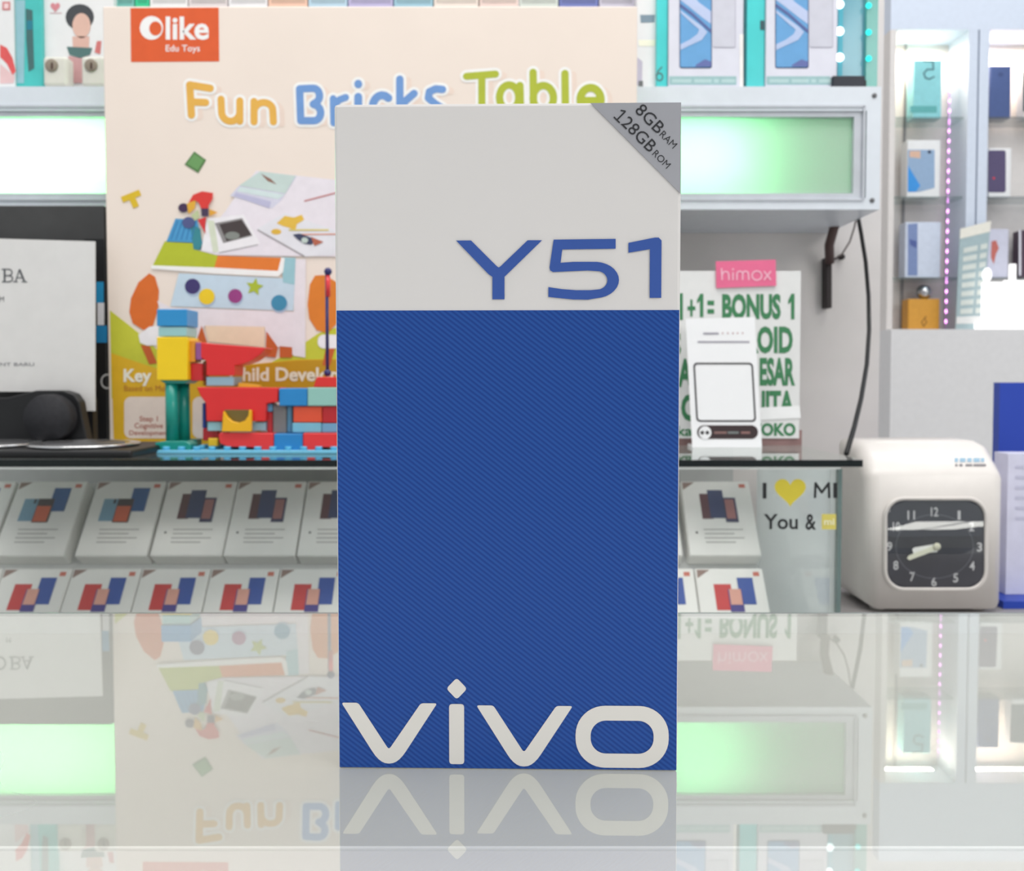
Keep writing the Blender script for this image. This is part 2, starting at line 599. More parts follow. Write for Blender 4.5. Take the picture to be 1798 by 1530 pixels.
# =================================================================== LIGHT BOX WITH GREEN GLOW
DL = 1.05
lx0, lx1 = XX(-110, DL), XX(1541, DL)
lz0, lz1 = ZX(368, DL), ZX(152, DL)
t = thing('light_box', 'long white light box glowing green behind the toy box, on the wall', 'light box', ((lx0 + lx1) / 2, 1.13, lz0))
pz0, pz1 = ZX(339, DL), ZX(204, DL)
px1 = XX(1496, DL)
px0 = lx0 + 0.03
BACK = WALL_Y - 0.0005
fr = MB()
fr.box(lx0, lx1, DL, BACK, pz1 + 0.006, lz1, WFRAME)
fr.box(lx0, lx1, DL, BACK, lz0, pz0 - 0.006, WFRAME)
fr.box(px1 + 0.014, lx1, DL, BACK, pz0 - 0.006, pz1 + 0.006, WFRAME)
fr.box(lx0, px0 - 0.014, DL, BACK, pz0 - 0.006, pz1 + 0.006, WFRAME)
part('housing', fr, t, 'white enamelled housing')
inn = MB()
FR2 = mat('grey_white_frame', (196, 200, 208), 0.35)
inn.box(px0 - 0.013, px1 + 0.013, DL + 0.002, DL + 0.012, pz1, pz1 + 0.0055, FR2)
inn.box(px0 - 0.013, px1 + 0.013, DL + 0.002, DL + 0.012, pz0 - 0.0055, pz0, FR2)
inn.box(px1, px1 + 0.013, DL + 0.002, DL + 0.012, pz0, pz1, FR2)
inn.box(px0 - 0.013, px0, DL + 0.002, DL + 0.012, pz0, pz1, FR2)
part('inner_frame', inn, t)
# moulding lines of the housing
ml = MB()
for vv in (187, 351):
    z = ZX(vv, DL)
    ml.box(lx0 + 0.01, XX(1512, DL), DL - 0.0015, DL, z - 0.0012, z + 0.0012, FR2)
z0_, z1_ = ZX(350, DL), ZX(186, DL)
x_ = XX(1512, DL)
ml.box(x_ - 0.0012, x_ + 0.0012, DL - 0.0015, DL, z0_, z1_, FR2)
part('moulding', ml, t)
# diffuser
dm = bpy.data.materials.new('frosted_diffuser'); dm.use_nodes = True
nt = dm.node_tree; nt.nodes.remove(nt.nodes['Principled BSDF'])
tl = nt.nodes.new('ShaderNodeBsdfTranslucent'); tl.inputs['Color'].default_value = (0.80, 0.90, 0.80, 1)
df = nt.nodes.new('ShaderNodeBsdfDiffuse'); df.inputs['Color'].default_value = (0.62, 0.68, 0.64, 1)
mx = nt.nodes.new('ShaderNodeMixShader'); mx.inputs[0].default_value = 0.5
nt.links.new(tl.outputs[0], mx.inputs[1]); nt.links.new(df.outputs[0], mx.inputs[2]); nt.links.new(mx.outputs[0], nt.nodes['Material Output'].inputs[0])
part('diffuser_panel', MB().box(px0, px1, DL + 0.008, DL + 0.0085, pz0, pz1, dm), t, 'frosted panel lit green from inside')
for i, (u, v) in enumerate([(1535, 168), (1531, 352)]):
    p = PX(u, v, DL)
    part('screw', MB().lathe([(0.0028, 0), (0.0028, 0.0012), (0.0015, 0.0016)], (p.x, DL + 0.0001, p.z), (0, -1, 0), mat('screw_steel', (110, 110, 112), 0.4, metal=0.8), 10), t)
lamp_z = (pz0 + pz1) / 2
lamps = area('light_box_tube', (-0.28, DL + 0.075, lamp_z), (-0.28, 0, lamp_z), 0.9, 0.05, 1.7, (0.20, 1.0, 0.26))
lamps2 = area('light_box_tube', (-0.62, DL + 0.07, lamp_z), (-0.62, 0, lamp_z), 0.3, 0.07, 1.0, (0.55, 1.0, 0.58))
lamps3 = area('light_box_tube', (0.22, DL + 0.06, lamp_z), (0.22, 0, lamp_z), 0.12, 0.06, 0.42, (0.34, 1.0, 0.5))

# wall bracket and cables
IRON = mat('dark_iron', (52, 46, 46), 0.5, metal=0.3)
t = thing('shelf_bracket', 'dark metal bracket on the wall under the light box', 'bracket', PX(1456, 540, 1.2))
bd = 1.203
part('upright', MB().rect(1450, 452, 1461, 541, bd, 0.0165, IRON, 0.001), t)
part('arm', MB().tube([PX(1474, 371, 1.16), PX(1466, 395, 1.17), PX(1456, 430, 1.19), PX(1457, 462, 1.2)], 0.0065, mat('brown_iron', (84, 66, 64), 0.5)), t)
part('bolt', MB().lathe([(0.004, 0), (0.004, 0.006)], PX(1476, 452, 1.218), (0, -1, 0), IRON, 10), t)
single('thin_wire', MB().tube([PX(1462, 458, 1.205), PX(1478, 447, 1.2), PX(1492, 425, 1.2), PX(1500, 400, 1.19), PX(1505, 374, 1.17)], 0.0012, mat('brown_wire', (96, 84, 82), 0.5), 6),
       'thin dark wire curving between the wall bracket and the black cable', 'wire', PX(1500, 400, 1.2))
cab = [(1505, 372, 1.12), (1512, 410, 1.12), (1520, 460, 1.11), (1525, 520, 1.10), (1526, 580, 1.08), (1522, 640, 1.05), (1512, 700, 1.0), (1500, 750, 0.95), (1486, 797, 0.885)]
single('black_cable', MB().tube([PX(*c) for c in cab], 0.0026, mat('black_rubber', (22, 22, 24), 0.5), 8),
       'thick black cable hanging from the light box to the glass shelf', 'cable', PX(1486, 797, 0.885))

# =================================================================== TOY BOX
DT = 0.963
CREAM = mat('cream_card', (246, 231, 219), 0.45, var=0.015, scale=12)
tb = thing('toy_box', 'large cream carton for a brick table toy standing on the glass shelf', 'toy box', (-0.15, 1.0, ZS + 0.0002))
tx0, tx1 = XX(186, DT, 400), XX(1119, DT, 100)
tz1 = ZX(11, DT)
part('carton', MB().box(tx0, tx1, DT, DT + 0.078, ZS + 0.0002, tz1, CREAM, 0.0012), tb)


def lay(k):
    return DT - 0.0002 - 0.00015 * k


hill = MB()
LIME = pm((206, 207, 62)); GOLD = pm((233, 184, 38)); MUST = pm((200, 150, 26))
hill.flat([(193, 545), (225, 570), (262, 600), (300, 640), (330, 700), (196, 700)], lay(0), LIME)
hill.flat([(470, 640), (520, 612), (560, 585), (620, 566), (700, 562), (800, 580), (900, 620), (960, 660), (960, 700), (470, 700)], lay(0), LIME)
hill.flat([(195, 620), (235, 634), (290, 652), (340, 660), (440, 640), (520, 632), (620, 630), (760, 640), (900, 655), (1101, 640), (1097, 781), (200, 783)], lay(1), GOLD)
hill.flat([(360, 658), (440, 641), (520, 633), (620, 631), (760, 641), (900, 656), (1101, 641), (1100, 690), (360, 690)], lay(2), MUST)
part('hill_print', hill, tb, 'lime and golden yellow printed hills')
lg = MB()
ORG = pm((229, 96, 47)); WP = pm((250, 248, 246))
lg.flat([(229, 14), (384, 13), (385, 108), (230, 109)], lay(0), ORG)
lg.disc(266, 49, 20.5, lay(1), WP, 21)
lg.disc(273, 50, 11, lay(2), ORG, 12.5)
lg.text('like', 291, 29, 367, 70, lay(1), WP, 0.025)
lg.text('Edu Toys', 291, 79, 351, 94, lay(1), WP, 0.008)
part('brand_patch', lg, tb, 'orange brand patch with white lettering')


def arc(cx, cy, rx, ry, a0, a1, n=12):
    return [(cx + rx * math.cos(math.radians(a0 + (a1 - a0) * i / n)), cy + ry * math.sin(math.radians(a0 + (a1 - a0) * i / n))) for i in range(n + 1)]


def rrect(u0, v0, u1, v1, r, n=5):
    out = []
    for cx, cy, a in ((u1 - r, v0 + r, -90), (u1 - r, v1 - r, 0), (u0 + r, v1 - r, 90), (u0 + r, v0 + r, 180)):
        out += arc(cx, cy, r, r, a, a + 90, n)
    return out


OC, BC, GC = pm((237, 182, 82)), pm((116, 158, 216)), pm((182, 192, 58))
words = [
    ('F', OC, 13, [[(333, 149), (336, 202)], [(333, 149), (369, 155)], [(336, 179), (361, 180)]]),
    ('u', OC, 12.5, [[(388, 174), (389, 196)] + arc(405, 196, 16, 17, 180, 20), [(421, 177), (421, 213)]]),
    ('n', OC, 12.5, [[(446, 178), (446, 214)], arc(463, 194, 16, 14, 200, 350) + [(480, 214)]]),
    ('B', BC, 13, [[(526, 156), (528, 212)], [(526, 156), (547, 155)] + arc(550, 168, 11, 13, -80, 70) + [(550, 183)], [(550, 183)] + arc(551, 198, 12, 14, -70, 90) + [(528, 212)]]),
    ('r', BC, 12, [[(585, 173), (586, 216)], [(587, 184), (596, 175), (607, 171)]]),
    ('i', BC, 14, [[(629, 147), (629, 148)], [(629, 170), (629, 214)]]),
    ('c', BC, 14, [arc(671, 189, 17, 22, -50, -310)]),
    ('k', BC, 13, [[(702, 139), (702, 212)], [(704, 184), (727, 164)], [(708, 184), (728, 211)]]),
    ('s', BC, 13, [[(777, 157), (765, 156), (754, 161), (752, 172), (764, 182), (776, 190), (774, 204), (752, 210)]]),
    ('T', GC, 12.5, [[(819, 134), (870, 130)], [(846, 132), (846, 212)]]),
    ('a', GC, 13, [arc(894, 171, 17, 22, 0, 360, 20), [(913, 150), (914, 195)]]),
    ('b', GC, 13, [[(936, 127), (937, 195)], arc(954, 172, 18, 22, 0, 360, 20)]),
    ('l', GC, 13, [[(992, 129), (993, 200)]]),
    ('e', GC, 14, [arc(1037, 175, 18, 21, 20, -300, 20), [(1024, 177), (1054, 177)]]),
]
wh = MB()
SHD = pm((243, 222, 208)); WO = pm((253, 250, 247))
for _, c, wd, ss in words:
    sh = MB()
    for st in ss:
        sh.stroke([(a + 14, b + 3) for a, b in st], wd, lay(0), SHD)
        wh.stroke(st, wd + 10, lay(1), WO)
    part('letter_shadow', sh, tb)
part('title_outline', wh, tb, 'white outline of the title')
for nm, sub in (('fun', words[0:3]), ('bricks', words[3:9]), ('table', words[9:14])):
    q = MB()
    for _, c, wd, ss in sub:
        for st in ss:
            q.stroke(st, wd, lay(3), c)
    part('title_lettering', q, tb, {'fun': 'orange rounded word', 'bricks': 'blue rounded word', 'table': 'green rounded word'}[nm])

il = MB()
WT = pm((240, 231, 236)); WT2 = pm((247, 243, 246))
# back chairs, table
il.flat([(262, 480), (243, 496), (230, 524), (227, 548), (233, 568), (252, 580), (268, 574), (277, 545), (279, 510), (272, 486)], lay(3), pm((226, 112, 42)))
il.flat([(553, 484), (544, 500), (540, 535), (543, 560), (556, 580), (575, 585), (600, 560), (604, 520), (590, 495), (570, 483)], lay(3), pm((228, 130, 44)))
il.flat([(243, 588), (262, 574), (290, 570), (290, 606), (258, 607), (246, 602)], lay(4), WT2)
il.flat([(247, 606), (263, 608), (276, 638), (262, 640)], lay(3), pm((205, 98, 45)))
il.flat([(276, 528), (300, 540), (516, 548), (516, 455), (537, 455), (536, 628), (516, 625), (497, 608), (470, 614), (465, 574), (360, 572), (345, 596), (300, 600)], lay(4), WT)
il.flat([(360, 572), (465, 574), (464, 610), (366, 600)], lay(5), pm((245, 218, 190)))
il.flat([(343, 604), (354, 572), (363, 600), (362, 625)], lay(6), pm((205, 98, 45)))
il.flat([(468, 582), (488, 610), (484, 628), (466, 626)], lay(6), pm((205, 98, 45)))
il.flat([(491, 608), (513, 610), (513, 628), (491, 628)], lay(6), pm((205, 98, 45)))
il.flat(rrect(558, 588, 640, 612, 10), lay(4), WT2)
il.flat([(572, 612), (588, 612), (580, 642), (566, 642)], lay(3), pm((205, 98, 45)))
il.flat([(612, 612), (628, 612), (640, 642), (626, 642)], lay(3), pm((205, 98, 45)))
il.flat([(314, 480), (518, 490), (515, 546), (299, 538)], lay(5), pm((203, 222, 236)))
il.flat([(494, 452), (519, 453), (517, 500), (497, 496)], lay(6), pm((160, 204, 214)))
# table top
il.flat([(308, 384), (346, 386), (356, 428), (292, 425)], lay(6), pm((78, 158, 208)))
for k in range(5):
    il.stroke([(312 + 8 * k, 388), (300 + 9 * k, 421)], 1.6, lay(7), pm((52, 120, 180)), False)
il.flat([(334, 392), (352, 402), (356, 440), (340, 438), (338, 425)], lay(7), pm((60, 140, 150)))
il.flat([(289, 424), (338, 426), (340, 438), (352, 441), (383, 449), (377, 471), (268, 467)], lay(6), pm((188, 197, 50)))
il.flat([(382, 449), (494, 453), (489, 476), (376, 471)], lay(7), pm((236, 128, 50)))
il.flat([(266, 466), (377, 470), (488, 476), (494, 452), (500, 454), (497, 478), (488, 486), (380, 481), (265, 472)], lay(8), WO)
il.flat([(350, 440), (366, 405), (395, 372), (420, 335), (450, 300), (517, 308), (610, 318), (690, 332), (724, 380), (748, 436), (740, 452), (520, 450), (380, 448)], lay(7), pm((241, 233, 240)))
# pads and books
il.flat([(418, 328), (458, 302), (521, 309), (517, 316), (494, 352), (478, 366), (404, 344)], lay(8), pm((222, 220, 236)))
il.flat([(457, 301), (519, 309), (501, 340), (420, 326)], lay(9), pm((206, 222, 217)))
il.flat([(422, 328), (500, 342), (488, 350), (416, 336)], lay(9), pm((218, 232, 232)))
il.flat([(414, 338), (476, 354), (473, 366), (410, 344)], lay(9), pm((196, 194, 222)))
il.flat([(458, 305), (475, 314), (486, 324), (470, 318)], lay(10), pm((150, 110, 95)))
il.stroke([(535, 353), (600, 336)], 2.4, lay(9), pm((205, 130, 130)))
il.flat([(364, 384), (428, 377), (457, 428), (383, 445), (353, 440)], lay(8), WT2)
il.flat([(364, 386), (376, 388), (384, 442), (374, 444)], lay(9), pm((222, 228, 205)))
il.flat([(377, 392), (425, 383), (443, 414), (392, 427)], lay(9), pm((150, 146, 146)))
il.flat([(385, 394), (424, 386), (442, 412), (398, 424)], lay(10), pm((74, 64, 64)))
il.disc(408, 414, 13, lay(11), pm((138, 142, 136)), 7)
il.stroke([(385, 444), (452, 430)], 1.5, lay(9), pm((170, 165, 168)))
il.flat([(451, 402), (500, 374), (610, 412), (585, 448), (535, 451)], lay(8), pm((236, 234, 240)))
il.stroke([(453, 404), (534, 450)], 2.4, lay(9), pm((165, 158, 160)))
il.flat([(486, 392), (500, 379), (516, 382), (530, 377), (534, 386), (521, 394), (519, 406), (507, 400), (496, 397)], lay(9), pm((236, 192, 76)))
il.disc(485, 407, 9, lay(9), pm((232, 186, 70)), 5)
il.stroke([(508, 404), (576, 404)], 2.6, lay(10), pm((226, 206, 110)))
il.stroke([(522, 412), (610, 411)], 2.0, lay(10), pm((222, 140, 110)))
il.flat([(514, 412), (526, 410), (548, 418), (556, 422), (546, 430), (534, 428), (522, 420)], lay(11), pm((66, 70, 98)))
il.flat([(546, 416), (568, 425), (552, 432)], lay(12), pm((188, 104, 80)))
il.disc(535, 422, 6, lay(12), pm((200, 214, 206)), 5)
# toy bird of bricks
il.disc(322, 365, 9, lay(9), pm((70, 48, 84)), 8)
il.flat([(328, 358), (344, 350), (342, 366), (331, 376)], lay(10), pm((232, 176, 60)))
il.flat([(331, 356), (339, 342), (355, 336), (374, 339), (373, 350), (366, 361), (366, 368), (354, 368), (349, 356), (342, 352)], lay(11), pm((226, 62, 56)))
il.flat([(353, 366), (366, 366), (366, 380), (354, 380)], lay(12), pm((74, 58, 86)))
il.flat([(367, 367), (382, 373), (368, 380)], lay(12), pm((230, 168, 60)))
il.flat([(347, 386), (362, 381), (360, 396), (361, 412), (355, 400)], lay(10), pm((220, 56, 58)))
il.flat([(336, 378), (348, 368), (350, 382), (342, 388)], lay(9), pm((196, 206, 160)))
il.disc(331, 391, 11, lay(11), pm((84, 92, 140)), 10)
# balls and star
for (u, v, r, c) in [(338, 503, 13.5, (66, 56, 112)), (363, 521, 14, (244, 208, 40)), (413, 520, 12.5, (158, 66, 134)), (490, 532, 14, (66, 142, 178))]:
    il.disc(u + 1, v + 3, r + 0.5, lay(7), pm((178, 198, 222)))
    il.disc(u, v, r, lay(8), pm(c))
il.flat([(447 + (16 if i % 2 == 0 else 7.5) * math.sin(math.radians(36 * i + 10)), 504 - (16 if i % 2 == 0 else 7.5) * math.cos(math.radians(36 * i + 10))) for i in range(10)], lay(8), pm((178, 194, 56)))
# loose bricks
il.flat([(341, 266), (362, 281), (348, 304), (324, 289)], lay(2), pm((92, 132, 78)))
il.flat([(341, 270), (358, 281), (347, 299), (328, 288)], lay(3), pm((112, 160, 98)))
il.stroke([(214, 351), (246, 338)], 11, lay(2), pm((226, 190, 44)), False)
il.stroke([(231, 346), (239, 364)], 11, lay(2), pm((226, 190, 44)), False)
part('table_picture', il, tb, 'printed picture of a play table with orange chairs')

tx = MB()
tx.text('Key', 217, 648, 266, 678, lay(4), pm((250, 246, 232)), 0.03)
part('slogan_word', tx, tb, 'white word on the golden band')
tx = MB()
tx.text('Child Development', 402, 645, 666, 677, lay(4), pm((240, 228, 206)), 0.03)
part('slogan_words', tx, tb, 'white words on the mustard band')
tx = MB()
tx.text('Based on Mo', 218, 677, 290, 687, lay(4), pm((190, 120, 50)), 0.0)
part('small_print', tx, tb)

cd = MB()




cd.flat(rrect(218, 697, 330, 770, 12), lay(3), pm((243, 226, 214)))
cd.flat(rrect(338, 697, 450, 770, 12), lay(3), pm((243, 226, 214)))
cd.flat(rrect(458, 697, 570, 770, 12), lay(3), pm((243, 226, 214)))
RDT = pm((186, 106, 88))
cd.text('Step 1', 245, 731, 277, 743, lay(4), RDT, 0.012)
cd.text('Cognitive', 236, 743, 286, 755, lay(4), RDT, 0.012)
cd.text('Development', 227, 756, 296, 767, lay(4), RDT, 0.012)
part('step_cards', cd, tb, 'pale rounded printed cards with brown lettering')

# =================================================================== BRICK MODEL
BR = thing('brick_model', 'colourful toy brick construction on a light blue baseplate in front of the cream carton', 'toy bricks', (-0.28, 0.91, ZS + 0.0002))
DBF = 0.872
bz = ZS + 0.0002
bt = bz + 0.0032
bpx0, bpx1 = XX(271, DBF), XX(700, DBF)
part('baseplate', MB().box(bpx0, bpx1, DBF, 0.955, bz, bt, plastic((110, 190, 222)), 0.0006), BR, 'light blue studded baseplate')
stud = MB().lathe([(0.0036, 0), (0.0036, 0.003), (0.0032, 0.0034)], (0, 0, 0), (0, 0, 1), plastic((92, 186, 226)), 12)
sm_ = stud.mesh('stud', Vector((0, 0, 0)))
k = 0
for row in range(3):
    for c in range(16):
        x = bpx0 + 0.008 + c * 0.0152; y = DBF + 0.006 + row * 0.0152
        if x > bpx1 - 0.005: continue
        o = bpy.data.objects.new('stud', sm_); COL.objects.link(o); o.parent = BR
        o.location = Vector((x, y, bt)) - BASE[BR.name]


def brick(u0, v0, u1, v1, D, depth, rgb, name='brick', bev=0.0007):
    return part(name, MB().rect(u0, v0, u1, v1, D, depth, plastic(rgb), bev), BR)


def brickp(pts, D, depth, rgb, name='brick', bev=0.0007):
    return part(name, MB().ppx(pts, D, depth, plastic(rgb), bev), BR)


TEAL = (22, 146, 132)
D0 = 0.879
zlow = 793
# tower
brickp([(272, 778), (288, 775), (326, 775), (335, 780), (335, 791), (272, 791)], D0, 0.02, TEAL, 'tower_foot')
part('tower_column', MB().lathe([(0.0063, 0), (0.0063, ZX(669, D0 + 0.008) - ZX(777, D0 + 0.008))], PX(303, 777, D0 + 0.008), (0, 0, 1), plastic(TEAL), 14), BR)
part('tower_column', MB().lathe([(0.0063, 0), (0.0063, ZX(669, D0 + 0.024) - ZX(777, D0 + 0.024))], PX(323, 775, D0 + 0.024), (0, 0, 1), plastic(TEAL), 14), BR)
brickp([(300, 772), (345, 772), (345, 784), (300, 784)], D0 + 0.021, 0.016, (16, 120, 112), 'tower_foot')
brickp([(281, 668), (333, 668), (324, 674), (290, 674)], D0 + 0.001, 0.028, (20, 122, 112), 'tower_collar', 0.0003)
brick(275, 592, 329, 668, D0, 0.032, (250, 210, 16))
brick(278, 574, 327, 591, D0 + 0.001, 0.03, (158, 206, 206))
brick(275, 543, 328, 573, D0, 0.032, (44, 146, 208))
brick(330, 598, 342, 636, D0 + 0.006, 0.02, (228, 150, 40))
brick(343, 602, 354, 632, D0 + 0.006, 0.02, (150, 84, 150))
brick(334, 638, 355, 669, D0 + 0.008, 0.02, (206, 38, 44))
# chute pieces
RED = (226, 42, 44)
brickp([(352, 601), (364, 603), (466, 611), (458, 622), (440, 634), (424, 640), (412, 642), (411, 660), (362, 660), (362, 634), (352, 628)], D0 + 0.006, 0.03, RED, 'chute')
brick(362, 662, 410, 678, D0 + 0.007, 0.028, (150, 182, 200))
brick(356, 634, 361, 677, D0 + 0.02, 0.006, (222, 170, 40))
brickp([(345, 680), (488, 681), (487, 706), (467, 709), (466, 740), (362, 740), (361, 708), (352, 696)], D0 + 0.004, 0.034, RED, 'chute')
brickp([(418, 672), (455, 677), (455, 680), (418, 680)], D0 + 0.012, 0.01, (232, 180, 40), 'slope_piece', 0.0002)
brick(364, 741, 390, 757, D0 + 0.006, 0.026, (150, 196, 206))
brick(440, 742, 466, 757, D0 + 0.006, 0.026, (140, 178, 192))
brickp([(392, 722), (399, 733), (407, 740), (419, 743), (430, 739), (436, 730), (437, 720), (441, 721), (441, 758), (389, 758)], D0 - 0.003, 0.005, (244, 184, 24), 'scoop', 0.0004)
brickp([(394, 720), (438, 720), (438, 757), (392, 757)], D0 + 0.0025, 0.0012, (112, 96, 40), 'scoop_back', 0.0002)
# lower wall
brickp([(383, 764), (387, 760), (480, 761), (480, 791), (448, 791), (444, 786), (400, 785), (386, 779)], D0, 0.03, (232, 54, 58), 'curved_brick')
brick(481, 762, 531, 792, D0, 0.03, (34, 132, 200))
brickp([(532, 761), (600, 761), (600, 786), (562, 786), (556, 792), (532, 792)], D0, 0.03, (232, 54, 58))
brick(356, 752, 384, 774, D0 + 0.014, 0.02, (190, 30, 40))
brick(355, 708, 361, 752, D0 + 0.014, 0.02, (30, 62, 150))
brick(365, 770, 382, 784, D0 + 0.004, 0.01, (222, 180, 30))
brick(513, 743, 564, 760, D0 + 0.006, 0.026, (122, 190, 214))
brick(565, 744, 615, 760, D0 + 0.006, 0.026, (112, 168, 204))
brick(515, 714, 565, 742, D0 + 0.006, 0.026, (228, 84, 52))
brick(566, 714, 615, 743, D0 + 0.006, 0.026, (190, 34, 42))
brick(490, 682, 539, 713, D0 + 0.004, 0.03, (36, 136, 204))
brick(540, 681, 592, 713, D0 + 0.004, 0.03, (150, 200, 190))
brick(593, 681, 645, 713, D0 + 0.004, 0.03, (226, 60, 56))
brick(479, 712, 503, 761, D0 + 0.012, 0.02, (132, 130, 130), 'panel_brick')
brick(504, 713, 513, 760, D0 + 0.012, 0.02, (92, 148, 180))
brick(469, 724, 478, 760, D0 + 0.012, 0.02, (196, 48, 56))
brick(467, 709, 478, 723, D0 + 0.012, 0.02, (110, 180, 224))
brick(601, 762, 650, 792, D0, 0.03, (34, 132, 200))
# mast
NAVY = plastic((42, 44, 106))
md = D0 + 0.018
part('mast_foot', MB().ppx([(550, 680), (556, 662), (596, 662), (600, 680)], md - 0.01, 0.02, plastic((224, 48, 44)), 0.0006), BR)
p0 = PX(575, 655, md)
part('mast_rod', MB().lathe([(0.0017, 0), (0.0017, ZX(478, md) - p0.z)], p0, (0, 0, 1), NAVY, 10), BR)
part('mast_sleeve', MB().lathe([(0.0024, 0), (0.0024, ZX(484, md) - ZX(521, md))], PX(576, 521, md), (0, 0, 1), plastic((226, 56, 62)), 10), BR)
for (u, v, r) in [(576, 477, 0.004), (575, 655, 0.0038)]:
    pr = [(r * math.sin(math.pi * i / 8) + 1e-5, -r * math.cos(math.pi * i / 8)) for i in range(9)]
    part('mast_knob', MB().lathe(pr, PX(u, v, md), (0, 0, 1), NAVY, 12), BR)

# =================================================================== BLACK CARTON, SIGN, SPEAKERS ON THE LEFT
DBK = 0.966
t = thing('black_carton', 'tall black carton with blue and white label standing beside the cream carton', 'carton', (-0.52, 1.0, ZS + 0.0002))
x0, x1 = XX(-90, DBK), tx0 - 0.003
zt = ZX(361, DBK)
part('carton_body', MB().box(x0, x1, DBK, DBK + 0.07, ZS + 0.0002, zt, mat('charcoal_card', (64, 64, 64), 0.5, var=0.2, scale=20), 0.001), t)
part('lower_sleeve', MB().box(XX(150, DBK), x1 - 0.0005, DBK - 0.0006, DBK - 0.0001, ZS + 0.004, ZX(420, DBK), pm((22, 22, 24))), t)
lb = MB()
DD = DBK - 0.0009
lb.flat([(169, 495), (182, 495), (182, 532), (169, 532)], DD, pm((30, 140, 190)))
lb.flat([(171, 532), (183, 532), (183, 571), (171, 571)], DD, pm((225, 225, 230)))
lb.flat([(169, 572), (188, 572), (188, 602), (169, 602)], DD, pm((30, 130, 185)))
part('label_strip', lb, t, 'blue and white label strip')
rg = MB()
pts = arc(188, 670, 10, 12, 70, 290, 14)
rg.stroke(pts, 3, DD, pm((190, 190, 190)))
part('ring_logo', rg, t, 'white ring logo')

t = thing('paper_sign', 'white paper sign with serif lettering leaning in front of the black carton', 'sign', (-0.5, 0.93, ZS + 0.0002))
DP = 0.935
sb = ZX(788, DP)
part('sheet', MB().ppx([(-75, 417), (167, 424), (167, 722), (150, 722), (146, 712), (140, 701), (130, 693), (112, 688), (-75, 688)], DP, 0.0012, mat('sign_paper', (226, 224, 222), 0.7, var=0.02)), t)
part('easel_foot', MB().box(XX(-70, DP), XX(160, DP), DP + 0.0014, DP + 0.012, ZS + 0.0002, ZX(700, DP), BLACKP), t)
st = MB()
GT = pm((92, 94, 98))
dp = DP - 0.0003
# serif capitals O B A drawn as strokes
st.stroke(arc(-14, 484, 10, 11, 0, 360, 22), 3.0, dp, GT)
for uu in (7,):
    st.stroke([(uu + 1, 473), (uu + 1, 495)], 3.4, dp, GT, False)
    st.stroke([(uu - 3, 473), (uu + 8, 473)] + arc(uu + 8, 478.5, 6, 5.5, -90, 90, 8) + [(uu + 1, 484)], 2.2, dp, GT)
    st.stroke([(uu + 1, 484), (uu + 8, 484)] + arc(uu + 8, 489.5, 7, 5.5, -90, 90, 8) + [(uu - 3, 495)], 2.2, dp, GT)
st.stroke([(34, 473), (27, 495)], 2.0, dp, GT, False)
st.stroke([(34, 473), (43, 495)], 3.6, dp, GT, False)
st.stroke([(29, 488), (41, 488)], 1.8, dp, GT, False)
st.stroke([(23, 495), (31, 495)], 1.8, dp, GT, False)
st.stroke([(38, 495), (48, 495)], 1.8, dp, GT, False)
part('sign_lettering', st, t, 'grey serif capitals')
st = MB()
st.text('M', -1, 521, 7, 530, dp, GT, 0.0)
part('small_lettering', st, t)
st = MB()
st.text('NT BARU', 0, 637, 60, 643, dp, pm((140, 140, 144)), 0.01)
part('small_lettering', st, t)

t = thing('black_speaker', 'black drum-shaped speaker unit lying before the white paper sign', 'speaker', PX(60, 788, 0.9))
DSP = 0.895
zs_ = ZS + 0.0088
pc = PX(80, 735, DSP)
r = pc.z - zs_ - 0.0006
part('drum', MB().lathe([(r * 0.8, -0.004), (r, 0), (r, 0.026), (r * 0.94, 0.03)], (pc.x, DSP + 0.03, pc.z), (0, -1, 0), mat('dark_foam', (40, 40, 44), 0.7, var=0.2, scale=200), 32), t)
hs = [PX(u, v, 0.908) for u, v in [(-90, 786), (-90, 704), (10, 698), (60, 686), (108, 686), (126, 692), (136, 706), (140, 730), (150, 786)]]
zmin = zs_ + 0.0005
hs = [Vector((p.x, p.y, max(p.z, zmin))) for p in hs]
part('housing', MB().prism_pts([p + Vector((0, 0.004, 0)) for p in hs], [p + Vector((0, 0.018, 0)) for p in hs], BLACKP, 0.0012), t)
t = thing('speaker_panel', 'flat black panel with two silver rings lying on the glass shelf edge', 'speaker panel', PX(100, 806, 0.85))
part('slab', MB().box(XX(-110, 0.84), XX(250, 0.84), 0.812, 0.93, ZS + 0.0002, ZS + 0.0082, BLACKP, 0.003, 3), t)
SIL = mat('silver_ring', (225, 225, 226), 0.2, metal=0.9)
for cu in (143, -34):
    pcx = XX(cu, 0.862)
    part('silver_ring', MB().lathe([(0.0475, 0), (0.0505, 0.0012), (0.0505, 0.0028), (0.0465, 0.0034), (0.042, 0.0026), (0.0385, 0.001)], (pcx, 0.866, ZS + 0.0083), (0, 0, 1), SIL, 40), t)
    part('cone', MB().lathe([(0.037, 0.0), (0.036, 0.0022), (0.014, 0.0024), (0.010, 0.0048), (0.001, 0.0055)], (pcx, 0.866, ZS + 0.0093), (0, 0, 1), mat('grey_cone', (82, 82, 84), 0.35), 32), t)

